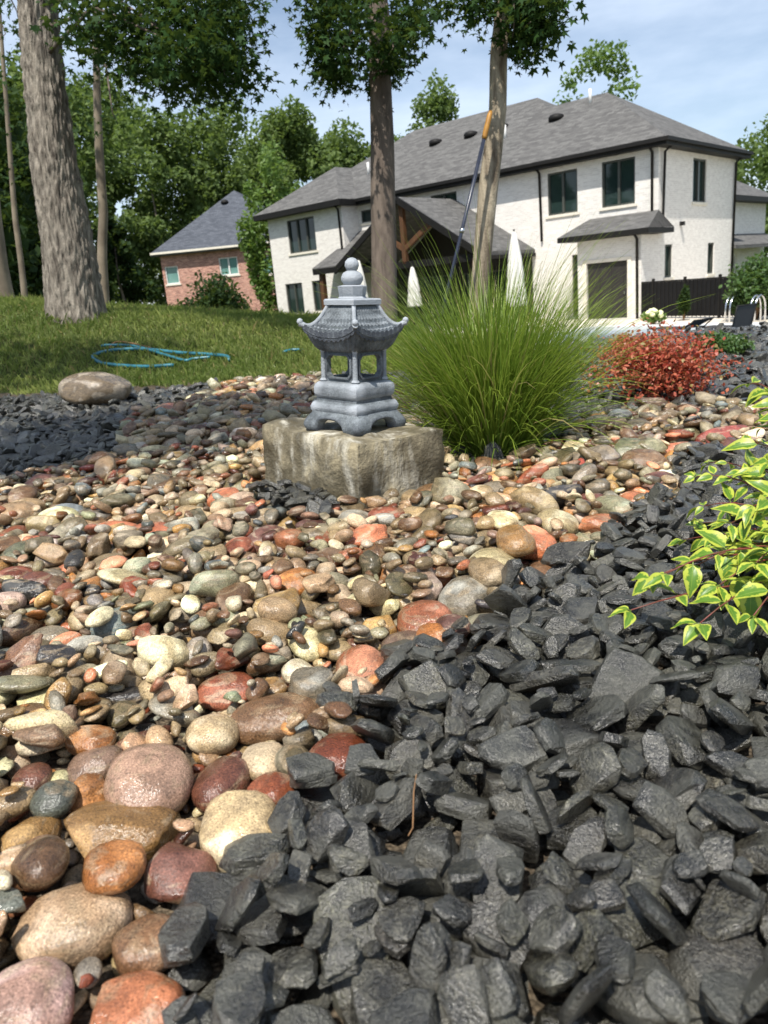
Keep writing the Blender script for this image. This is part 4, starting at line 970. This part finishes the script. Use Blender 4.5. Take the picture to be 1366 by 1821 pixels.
# ------------------------------------------------------------------ houses
class Plane:                       # wall plane in a house's own axes: u along the wall, d outwards
    def __init__(s, axis, at): s.axis, s.at = axis, at
    def P(s, u, z, d): return (u, s.at-d, z) if s.axis == 'front' else (s.at+d, u, z)
    def box(s, mb, u0, u1, z0, z1, d0, d1):
        c = [s.P(u, z, d) for z in (z0, z1) for d in (d0, d1) for u in (u0, u1)]
        return mb.add(c, [(0,1,3,2),(4,6,7,5),(0,4,5,1),(2,3,7,6),(0,2,6,4),(1,5,7,3)])
    def wall(s, u0, u1, z0, z1, holes, mat, parent, dep=.15):
        us = sorted({u0, u1, *[h[0] for h in holes], *[h[1] for h in holes]}); zs = sorted({z0, z1, *[h[2] for h in holes], *[h[3] for h in holes]}); mb = MB()
        for a, b in zip(us, us[1:]):
            for c, e in zip(zs, zs[1:]):
                if any(h[0]-1e-6 <= a and b <= h[1]+1e-6 and h[2]-1e-6 <= c and e <= h[3]+1e-6 for h in holes): continue
                mb.add([s.P(a, c, 0), s.P(b, c, 0), s.P(b, e, 0), s.P(a, e, 0)], [(0,1,2,3)])
        for h in holes:
            for (a, c, b, e) in ((h[0],h[2],h[1],h[2]),(h[1],h[2],h[1],h[3]),(h[1],h[3],h[0],h[3]),(h[0],h[3],h[0],h[2])):
                mb.add([s.P(a, c, 0), s.P(b, e, 0), s.P(b, e, -dep), s.P(a, c, -dep)], [(0,1,2,3)])
        return mb.build('wall', mat, parent, uv=True)
    def window(s, h, parent, mull=1, glass='glass_dark', frame='frame_dark', sill=True, dep=.15):
        u0, u1, z0, z1 = h; w = .07; w_o = MB()
        s.box(w_o, u0, u1, z0, z1, -dep-.05, -dep+.0); pane = w_o.build('window', M[glass], parent)
        mb = MB(); s.box(mb, u0, u0+w, z0, z1, -dep+.001, -.05); s.box(mb, u1-w, u1, z0, z1, -dep+.001, -.05); s.box(mb, u0+w, u1-w, z0, z0+w, -dep+.001, -.05); s.box(mb, u0+w, u1-w, z1-w, z1, -dep+.001, -.05); mb.build('frame', M[frame], pane)
        for k in range(mull):
            c = u0+(u1-u0)*(k+1)/(mull+1); mb = MB(); s.box(mb, c-.05, c+.05, z0+w, z1-w, -dep+.001, -.06); mb.build('mullion', M[frame], pane)
        if sill: mb = MB(); s.box(mb, u0-.1, u1+.1, z0-.11, z0-.002, -.02, .06); mb.build('sill', M['sill'], pane)
        return pane
def hip(x0, x1, y0, y1, ze, r0, r1):
    v_ = [(x0,y0,ze),(x1,y0,ze),(x1,y1,ze),(x0,y1,ze),r0,r1]
    if abs(r0[1]-r1[1]) < 1e-6: f = [(0,1,5,4),(1,2,5),(2,3,4,5),(3,0,4),(3,2,1,0)]
    else: f = [(0,1,4),(1,2,5,4),(2,3,5),(3,0,4,5),(3,2,1,0)]
    return MB().add(v_, f)
def slab(pts, th):
    n = len(pts); up = [(p_[0], p_[1], p_[2]) for p_ in pts]; dn = [(p_[0], p_[1], p_[2]-th) for p_ in pts]
    return MB().add(up+dn, [tuple(range(n)), tuple(reversed(range(n, 2*n)))] + [(i, (i+1) % n, n+(i+1) % n, n+i) for i in range(n)])

HT = R_(46.5); HZ = -1.35
hs = thing('white_brick_house', 'two storey whitewashed brick house with grey hip roofs behind the pool', 'house', (11.7, 31.72, 0), (0, 0, HT-math.pi/2))
F0 = Plane('front', 0.0); FB = Plane('front', -1.2); FX = Plane('front', -1.5); SD = Plane('side', 0.0); SB = Plane('side', -16.05); SX = Plane('side', -.004)
bw = M['brick_white']; WT = 4.93
hw = [(-4.85,-3.45,3.0,4.68),(-2.36,-.95,3.0,4.72),(-15.85,-14.9,4.0,4.6),(-11.2,-9.65,3.4,4.68),(-3.75,-3.28,HZ+.05,1.3)]
F0.wall(-16.05, 0, HZ, WT, hw, bw, hs)
for h, m_ in zip(hw, (1, 1, 0, 1, 0)): F0.window(h, hs, m_, sill=h[2] > 0)
sw = [(3.42,4.9,2.98,4.70),(.68,1.45,.06,1.34),(5.3,6.08,.0,1.32)]
SD.wall(0, 8.4, HZ, WT, sw, bw, hs)
for h in sw: SD.window(h, hs, 1 if h[1]-h[0] > 1 else 0)
bwi = [(-20.33,-18.15,2.92,4.64),(-21.05,-19.65,-.28,1.36),(-18.85,-17.95,-.22,1.37)]
FB.wall(-21.9, -16.05, HZ, WT, bwi, bw, hs)
for h, m_ in zip(bwi, (2, 1, 1)): FB.window(h, hs, m_)
SB.wall(-1.2, 0, HZ, WT, [], bw, hs)
Plane('side', -21.9).wall(-1.2, 11, HZ, WT, [], bw, hs); Plane('front', 11.0).wall(-21.9, -1.5, HZ, WT, [], bw, hs); Plane('front', 8.4).wall(-1.5, 0, HZ, WT, [], bw, hs); Plane('side', -1.5).wall(8.4, 11, HZ, WT, [], bw, hs)
dr = [(-2.29,-.55,HZ+.04,.87)]
FX.wall(-2.68, -.004, HZ, 1.74, dr, bw, hs); SX.wall(-1.5, 0, HZ, 1.74, [], bw, hs); Plane('side', -2.68).wall(-1.5, 0, HZ, 1.74, [], bw, hs)
mb = MB(); FX.box(mb, -2.27, -.57, HZ+.04, .85, -.14, -.08); dd_ = mb.build('door', M['door_brown'], hs)
mb = MB()
for k in range(3): FX.box(mb, -2.1+k*.5, -1.75+k*.5, HZ+.3, .65, -.081, -.066)
mb.build('panel', M['door_brown'], dd_); mb = MB(); FX.box(mb, -.72, -.66, -.40, -.28, -.08, -.02); mb.build('handle', M['metal'], dd_)
mb = MB(); FX.box(mb, -2.45, -2.29, HZ, 1.0, 0, .03); FX.box(mb, -.55, -.39, HZ, 1.0, 0, .03); FX.box(mb, -2.29, -.55, .87, 1.0, 0, .03); mb.build('door_frame', M['sill'], hs)
ZE = 5.15; PT = .63
hip(-8.0, .5, -.5, 8.9, ZE, (-8.0, 4.2, ZE+PT*4.7), (-4.2, 4.2, ZE+PT*4.7)).build('roof', M['shingle'], hs, uv=True)
hip(-22.4, -2.5, -.52, 11.5, ZE-.03, (-16.4, 5.5, ZE+PT*6.0), (-8.5, 5.5, ZE+PT*6.0)).build('roof', M['shingle'], hs, uv=True)
hip(-22.45, -15.6, -1.75, 9.4, ZE-.015, (-19.02, 1.65, ZE+PT*3.4), (-19.02, 6.5, ZE+PT*3.4)).build('roof', M['shingle'], hs, uv=True)
MB().box(-8.0, .5, -.5, 8.9, ZE-.27, ZE-.004).build('fascia', M['black_trim'], hs)
MB().box(-22.4, -8.004, -.52, 11.5, ZE-.28, ZE-.034).build('fascia', M['black_trim'], hs)
MB().box(-22.45, -15.6, -1.75, -.525, ZE-.29, ZE-.02).build('fascia', M['black_trim'], hs)
for x, y0 in ((.56, -.56),):
    MB().box(.5, .62, -.62, 8.9, ZE-.14, ZE-.01).build('gutter', M['black_trim'], hs); MB().box(-15.6, .5, -.64, -.52, ZE-.15, ZE-.01).build('gutter', M['black_trim'], hs)
def spout(pts): MB().tube(pts, .055, 8).build('downspout', M['black_trim'], hs, smooth=True)
spout([(-.22,-.55,ZE-.1),(-.22,-.10,ZE-.42),(-.22,-.07,2.62)]); spout([(.56,.35,ZE-.1),(.12,.30,ZE-.42),(.07,.30,2.2),(.07,.3,1.8)]); spout([(-5.16,-.58,ZE-.1),(-5.16,-.12,ZE-.42),(-5.16,-.07,2.0)]); spout([(.56,8.1,ZE-.1),(.10,8.2,ZE-.42),(.07,8.2,HZ)]); spout([(-16.2,-1.7,ZE-.1),(-16.2,-1.3,ZE-.45),(-16.2,-1.27,2.6)]); spout([(-.12,-1.98,1.86),(-.12,-1.62,1.6),(-.12,-1.57,HZ)])
for x, y in ((-11.0,3.3),(-9.2,3.3),(-13.3,3.4),(-6.0,2.9)):
    MB().lathe([(.36,-.12),(.36,.04),(.30,.12),(.12,.17)], 14, (x, y, ZE+PT*(y+.5)+.02)).build('roof_vent', M['black_trim'], hs, smooth=True)
for x, y in ((-4.7,3.6),(-8.3,2.2),(-16.7,1.8)):
    z = ZE+PT*(y+.5); MB().lathe([(.07,-.1),(.07,.55),(.05,.56)], 10, (x, y, z)).build('vent_pipe', M['white_trim'], hs, smooth=True)
# door bay roof
f_ = MB().add([(-3.3,-2.0,1.95),(.5,-2.0,1.95),(.5,.35,1.95),(.02,.0,2.64),(-2.9,.0,2.64),(-3.3,.0,1.95)], [(0,1,3,4),(1,2,3),(0,4,5),(0,5,3,2,1)]); f_.build('bay_roof', M['shingle'], hs, uv=True)
MB().box(-3.3, .5, -2.0, -.004, 1.76, 1.945).build('fascia', M['black_trim'], hs); MB().box(.01, .5, 0, .35, 1.76, 1.945).build('fascia', M['black_trim'], hs)
MB().box(.0, .16, 2.1, 2.3, 2.05, 2.2).build('wall_lamp', M['black_trim'], hs)
# covered porch with an open timber gable
po = [(-9.8,-4.05,4.36),(-5.55,-4.05,1.72),(-5.55,-.01,1.72),(-9.8,-.01,4.36)]
slab(po, .16).build('porch_roof', M['shingle'], hs, uv=True)
slab([(-9.803,-4.05,4.36),(-9.803,-.01,4.36),(-14.0,-.01,1.72),(-14.0,-4.05,1.72)], .16).build('porch_roof', M['shingle'], hs, uv=True)
for sgn in (1, -1): MB().bar((-9.8, -4.12, 4.24), (-9.8+sgn*4.25, -4.12, 1.60), .10, .26).build('rake_board', M['black_trim'], hs)
MB().box(-5.75, -5.5, -4.05, -.02, 1.42, 1.56).build('porch_beam', M['black_trim'], hs)
for x in (-6.0, -13.55): MB().box(x-.13, x+.13, -3.95, -3.69, HZ, 1.5).build('porch_post', M['timber'], hs)
MB().bar((-13.4, -3.82, 1.55), (-6.1, -3.82, 1.55), .2, .28).build('tie_beam', M['black_trim'], hs)
MB().add([(-13.9,-.03,HZ),(-5.7,-.03,HZ),(-5.7,-.03,1.5),(-9.8,-.03,4.15),(-13.9,-.03,1.5),(-13.9,-.012,HZ),(-5.7,-.012,HZ),(-5.7,-.012,1.5),(-9.8,-.012,4.15),(-13.9,-.012,1.5)], [(0,1,2,3,4),(9,8,7,6,5),(0,5,6,1),(1,6,7,2),(2,7,8,3),(3,8,9,4),(4,9,5,0)]).build('porch_shade_cladding', M['door_brown'], hs)  # dark wood backing; its tone also paints in the shade under the porch roof
for h in ((-12.6,-10.2,HZ+.05,1.0),(-9.4,-7.0,HZ+.05,1.0)): Plane('front', -.20).window(h, hs, 1, sill=False)
MB().bar((-9.8, -3.82, 1.6), (-9.8, -3.82, 4.05), .2).build('king_post', M['timber'], hs)
for sgn in (1, -1): MB().bar((-9.8, -3.82, 2.2), (-9.8+sgn*1.5, -3.82, 3.1), .16, .2).build('brace', M['timber'], hs)
slab([(-13.0,-.01,3.64),(-16.0,-.01,3.64),(-17.3,-2.5,1.95),(-13.0,-2.5,1.95)], .15).build('lean_to_roof', M['shingle'], hs, uv=True)
MB().box(-17.25, -13.0, -2.53, -2.40, 1.62, 1.90).build('fascia', M['black_trim'], hs); MB().box(-17.0, -16.75, -2.35, -2.1, HZ, 1.75).build('porch_post', M['timber'], hs)
# low wing to the right
wg = Plane('side', -1.2); wg.wall(8.42, 17, HZ, 3.3, [(9.2,10.2,HZ+.05,.75),(10.9,12.6,HZ+.05,.75)], bw, hs)
for h in ((9.2,10.2,HZ+.05,.75),(10.9,12.6,HZ+.05,.75)): wg.window(h, hs, 0, frame='white_trim', sill=False)
hip(-9, -.6, 8.2, 17.6, 3.52, (-5, 11, 6.1), (-5, 14, 6.1)).build('wing_roof', M['shingle'], hs, uv=True); MB().box(-9, -.6, 8.41, 17.6, 3.28, 3.515).build('fascia', M['black_trim'], hs)
slab([(-1.19,8.42,1.75),(-1.19,17,1.75),(.15,17,1.15),(.15,8.42,1.15)], .16).build('canopy_roof', M['shingle'], hs, uv=True)

# neighbouring brick house
nb = thing('brick_house', 'red brick house with blue grey hip roof behind the lawn', 'house', (-14.3, 60, 0), (0, 0, R_(-6)))
fz = -1.0; nF = Plane('front', 0.0); nh = [(-.25,.75,2.35,3.6),(3.9,5.3,2.6,3.85),(1.7,2.4,-.1,1.0),(6.9,7.9,2.4,3.7)]
nF.wall(-.45, 9.2, fz, 4.45, nh, M['brick_red'], nb)
for h in nh: nF.window(h, nb, 1 if h[1]-h[0] > 1.3 else 0, 'glass_teal', 'white_trim', True)
Plane('side', 9.2).wall(0, 16, fz, 4.45, [], M['brick_red'], nb); Plane('side', -.45).wall(0, 16, fz, 4.45, [], M['brick_red'], nb); Plane('front', 16).wall(-.45, 9.2, fz, 4.45, [], M['brick_red'], nb)
hip(-.95, 9.7, -.5, 16.5, 4.6, (4.4, 5.2, 9.0), (4.4, 11.5, 9.0)).build('roof', M['shingle_blue'], nb, uv=True)
MB().box(-.95, 9.7, -.5, 16.5, 4.36, 4.595).build('fascia', M['frame_dark'], nb); MB().box(-.95, 9.7, -.62, -.503, 4.47, 4.61).build('gutter', M['sill'], nb)
hip(3.0, 17.0, 4.5, 17.5, 4.57, (8.8, 11.0, 9.15), (11.5, 11.0, 9.15)).build('roof', M['shingle_blue'], nb, uv=True); Plane('front', 5.2).wall(9.2, 16.4, fz, 4.45, [], M['brick_red'], nb); MB().box(9.704, 17.0, 4.5, 17.5, 4.33, 4.565).build('fascia', M['frame_dark'], nb); Plane('side', 16.4).wall(5.2, 16, fz, 4.45, [], M['brick_red'], nb)
MB().lathe([(.30,-.1),(.30,.05),(.22,.15),(.08,.2)], 12, (3.9, 3.9, 8.05)).build('roof_vent', M['black_trim'], nb, smooth=True)

# ------------------------------------------------------------------ patio, pool, fence
DZ = -1.36
dk = MB(); c4 = [(5.2,16.5),(22,12),(26,30),(1.5,44)]
tag(slab([(x, y, DZ) for x, y in c4], .5).build('pool_deck', M['deck']), kind='structure')
A, B_ = onz(1150, 586, DZ), onz(1420, 582, DZ); dv = (B_-A); dv[2] = 0; dv /= np.linalg.norm(dv); nv = np.array([-dv[1], dv[0], 0])
if nv[1] > 0: nv = -nv
q0 = A - dv*2; q1 = A + dv*9; q2 = q1 + nv*5.2; q3 = q0 + nv*5.2
wt = MB().add([(p_[0], p_[1], DZ+.005) for p_ in (q0, q3, q2, q1)], [(0,1,2,3)]); tag(wt.build('pool_water', M['water']), kind='structure')
cop = MB()
for a, b in ((q0, q1), (q1, q2), (q2, q3), (q3, q0)): cop.bar((a[0], a[1], DZ+.06), (b[0], b[1], DZ+.06), .30, .16)
tag(cop.build('pool_coping', M['white_trim'], bevel=.02), kind='structure')
lp = onz(1305, 572, DZ); lp2 = onz(1352, 572, DZ)
for k, (px, pyy) in enumerate(((1308, 572), (1352, 573))):
    P = onz(px, pyy, DZ); n_ = Vector((nv[0], nv[1], 0)); d_ = Vector((dv[0], dv[1], 0))
    hr = thing('pool_handrail', 'curved steel pool ladder rail beside the water', 'handrail', (P[0], P[1], DZ), group='steel rails at the pool edge')
    for sx_ in (0, 1):
        o_ = d_*(.14*sx_) ; mb = MB(); pts = []
        for i in range(13):
            a = i/12*math.pi; pts.append(o_ + n_*(.30-.30*math.cos(a)) + Vector((0, 0, .42 + .40*math.sin(a)*(1 if i < 7 else .95))))
        pts = [pts[0]-Vector((0, 0, .45))] + pts + [pts[-1]-Vector((0, 0, .42))]; mb.tube(pts, .028, 8).build('rail', M['metal'], hr, smooth=True)
for k, (px, py, lab) in enumerate(((1225, 604, 'low black sling pool chair with a reclined back'), (1318, 603, 'black sling pool chair with a raised upright back'))):
    P = onz(px, py, -1.36); g_ = max(float(ground_z(P[0], P[1])), DZ); ch = thing('pool_chair', lab, 'chair', (P[0], P[1], DZ), (0, 0, R_(28)))
    hb = .52 if k == 0 else .82; rec = .45 if k == 0 else .12
    mb = MB()
    for x in (-.36, .36): mb.tube([(x, .0, .30), (x, rec*-.4, hb*.6), (x, -rec, hb)], .018, 6)
    mb.tube([(-.36, -rec, hb), (.36, -rec, hb)], .018, 6); fr_ = mb.build('back_frame', M['black_trim'], ch, smooth=True)
    MB().add([(-.35, 0, .31), (.35, 0, .31), (.35, -rec, hb-.01), (-.35, -rec, hb-.01), (-.35, .01, .31), (.35, .01, .31), (.35, -rec+.01, hb-.01), (-.35, -rec+.01, hb-.01)], [(0,1,2,3),(7,6,5,4),(0,4,5,1),(2,6,7,3),(1,5,6,2),(0,3,7,4)]).build('backrest', M['sling'], ch)
    MB().box(-.35, .35, .0, 1.1, .29, .31).build('seat', M['sling'], ch)
    for x in (-.36, .36):
        for y in (.05, 1.05): MB().tube([(x, y, 0), (x, y, .31)], .018, 6).build('leg', M['black_trim'], ch, smooth=True)
fA, fB_ = np.array([10.35, 31.6]), np.array([13.9, 22.5]); fd = (fB_-fA); fl = np.linalg.norm(fd); fd /= fl
fe_ = thing('pool_fence', 'black screened pool fence running from the door bay past the house', 'fence', (fA[0], fA[1], DZ), (0, 0, math.atan2(fd[1], fd[0])))
nbay = 6
for k in range(nbay+1):
    x = fl*k/nbay; MB().box(x-.04, x+.04, -.04, .04, 0, 1.46).build('post', M['black_trim'], fe_)
    if k < nbay:
        MB().box(x+.04, x+fl/nbay-.04, -.012, .012, .08, 1.32).build('screen', M['mesh_black'], fe_); MB().box(x+.04, x+fl/nbay-.04, -.022, .022, 1.322, 1.37).build('rail', M['black_trim'], fe_)
        for j in range(1, 8):
            xx = x + fl/nbay*j/8; MB().box(xx-.012, xx+.012, -.035, -.0125, .05, 1.321).build('picket', M['black_trim'], fe_)
def column_shrub(px, base, top, wpx, label):
    P = onz(px, base, DZ); k = depth_of(P)/FPX; h = (base-top)*k
    bush('columnar_evergreen', label, (P[0], P[1], DZ), (wpx*k/2, wpx*k/2, h/2), 1500, .11, M['leaf_wood_dark'], M['twig'], int(px), cat='evergreen', lobes=14, stem_n=5)
column_shrub(1216, 570, 498, 22, 'narrow columnar evergreen standing against the black fence'); column_shrub(1318, 572, 492, 34, 'wider columnar evergreen behind the pool rails'); column_shrub(1105, 566, 508, 22, 'slim evergreen next to the door bay corner')
P = onz(1162, 577, DZ); hy = bush('hydrangea', 'small pale flowered hydrangea in front of the black fence', (P[0], P[1], DZ), (.42, .40, .30), 700, .12, M['leaf_light'], M['twig'], 61)
for k in range(12):
    a = k*2.4; c = (.36*math.cos(a)*(k/12)**.5, .36*math.sin(a)*(k/12)**.5, .46-.018*k); vb = MB().lathe([(.02,-.07),(.09,-.03),(.10,.03),(.04,.09)], 8, c); vb.build('bloom', M['flower'], hy, smooth=True)
gp = ony(1375, 452, 24); bush('globe_evergreen', 'large rounded bright evergreen rising over the black fence', (gp[0], 25, DZ), (.95, .95, 1.25), 4200, .13, M['leaf_shrub'], M['twig'], 62, cat='evergreen', lobes=22)
# closed patio umbrellas
for px, top, bot, Y, wpx, lab in ((733,474,546,33,24,'closed pale patio umbrella standing under the porch gable'), (914,411,545,27,34,'large closed pale patio umbrella behind the tall grass'), (637,462,548,32,24,'closed white patio umbrella half hidden behind the lantern finial')):
    T_, Bm = ony(px, top, Y), ony(px, bot, Y); gz_ = max(float(ground_z(T_[0], Y)), -1.36); k = depth_of(T_)/FPX; r0 = wpx*k/2
    um = thing('patio_umbrella', lab, 'umbrella', (T_[0], Y, gz_)); ht = T_[2]-gz_; lo = Bm[2]-gz_
    rings = []
    for f, rr_ in ((0, 1.0), (.04, 1.02), (.3, .82), (.36, .74), (.42, .80), (.65, .62), (.85, .38), (.97, .2), (1.0, .06)):
        rings.append([(r0*rr_*(1+.16*math.cos(8*a))*math.cos(a), r0*rr_*(1+.16*math.cos(8*a))*math.sin(a), lo+(ht-lo)*f) for a in [2*math.pi*j/32 for j in range(32)]])
    MB().rings(rings).build('canopy', M['canvas'], um, smooth=True); MB().tube([(0, 0, 0), (0, 0, ht+.06)], .03, 8).build('pole', M['black_trim'], um, smooth=True); MB().lathe([(.28,0),(.28,.06),(.05,.09)], 16).build('base', M['black_trim'], um)

# ------------------------------------------------------------------ tool, hose, twigs
Yt = 6.78; T_ = ony(873, 197, Yt); Q = ony(800, 500, Yt-.15); dv_ = (Q-T_)/np.linalg.norm(Q-T_); zt_ = float(ground_z(Q[0], Q[1])); Bt = Q + dv_*((Q[2]-zt_)/-dv_[2])
tl = thing('long_handled_tool', 'long dark handled garden tool with a yellow wooden grip leaning on the crooked tree', 'garden tool', tuple(Bt)); v0 = T_-Bt; ln = np.linalg.norm(v0)
MB().tube([(0, 0, 0), tuple(v0*.5), tuple(v0*(1-.21/ln))], [.014, .015, .016], 10).build('shaft', M['tool_blue'], tl, smooth=True)
MB().tube([tuple(v0*(1-.22/ln)), tuple(v0*(1-.20/ln)), tuple(v0*(1-.04/ln)), tuple(v0)], [.018, .023, .022, .014], 10).build('wooden_grip', M['tool_wood'], tl, smooth=True)
MB().tube([tuple(v0*.52), tuple(v0*.54)], .019, 10).build('collar', M['metal'], tl, smooth=True)
MB().box(-.08, .08, -.01, .01, -.02, .10).build('blade', M['metal'], tl, bevel=.004)
def hose(name, px, label, r=.016, mat='hose', grp=None):
    pts = [Vector(on_lawn(x, y)) + Vector((0, 0, .03)) for x, y in px]; sm = []
    for i in range(len(pts)-1):
        p0, p1, p2, p3 = pts[max(0, i-1)], pts[i], pts[i+1], pts[min(len(pts)-1, i+2)]
        for k in range(6):
            u_ = k/6; q = .5*((2*p1) + (-p0+p2)*u_ + (2*p0-5*p1+4*p2-p3)*u_*u_ + (-p0+3*p1-3*p2+p3)*u_**3); q.z = float(ground_z(q.x, q.y))+.035; sm.append(q)
    sm.append(pts[-1]); tag(MB().tube(sm, r, 10).build(name, M[mat], smooth=True), label, 'hose' if mat == 'hose' else 'twig', grp)
hose('garden_hose', [(408,648),(404,641),(370,638),(320,634),(260,628),(205,629),(172,637),(168,645),(185,653),(220,658),(265,660),(310,656)], 'teal garden hose lying in a loose coil on the lawn')
hose('garden_hose', [(375,643),(345,645),(330,648),(300,640),(240,622),(180,622)], 'loose end of teal hose crossing behind the coil', .013)
hose('garden_hose', [(108,562),(130,559),(152,561),(178,563)], 'short bit of teal hose at the foot of the leaning tree', .016)
hose('garden_hose', [(505,634),(520,630),(540,629)], 'short teal hose piece in the grass left of the lantern', .013)
hose('fallen_twig', [(195,626),(208,616),(235,618),(270,625)], 'thin brown fallen twig arching over the hose coil', .007, 'twig')
P = onz(733, 1425, .03)
def zt2(dx_, dy_): return float(H[int((P[1]+dy_-GY0)/CS), int((P[0]+dx_-GX0)/CS)]) + .002
tw_ = MB().tube([(P[0]-.008, P[1]-.022, zt2(-.008, -.022)), (P[0]-.002, P[1]-.006, zt2(-.002, -.006)+.003), (P[0]+.003, P[1]+.012, zt2(.003, .012)+.004), (P[0]+.008, P[1]+.024, zt2(.008, .024))], [.0007, .0011, .0010, .0006], 6)
tag(tw_.build('dry_twig', M['twig'], smooth=True), 'thin dry brown twig lying on the slate chips', 'twig')
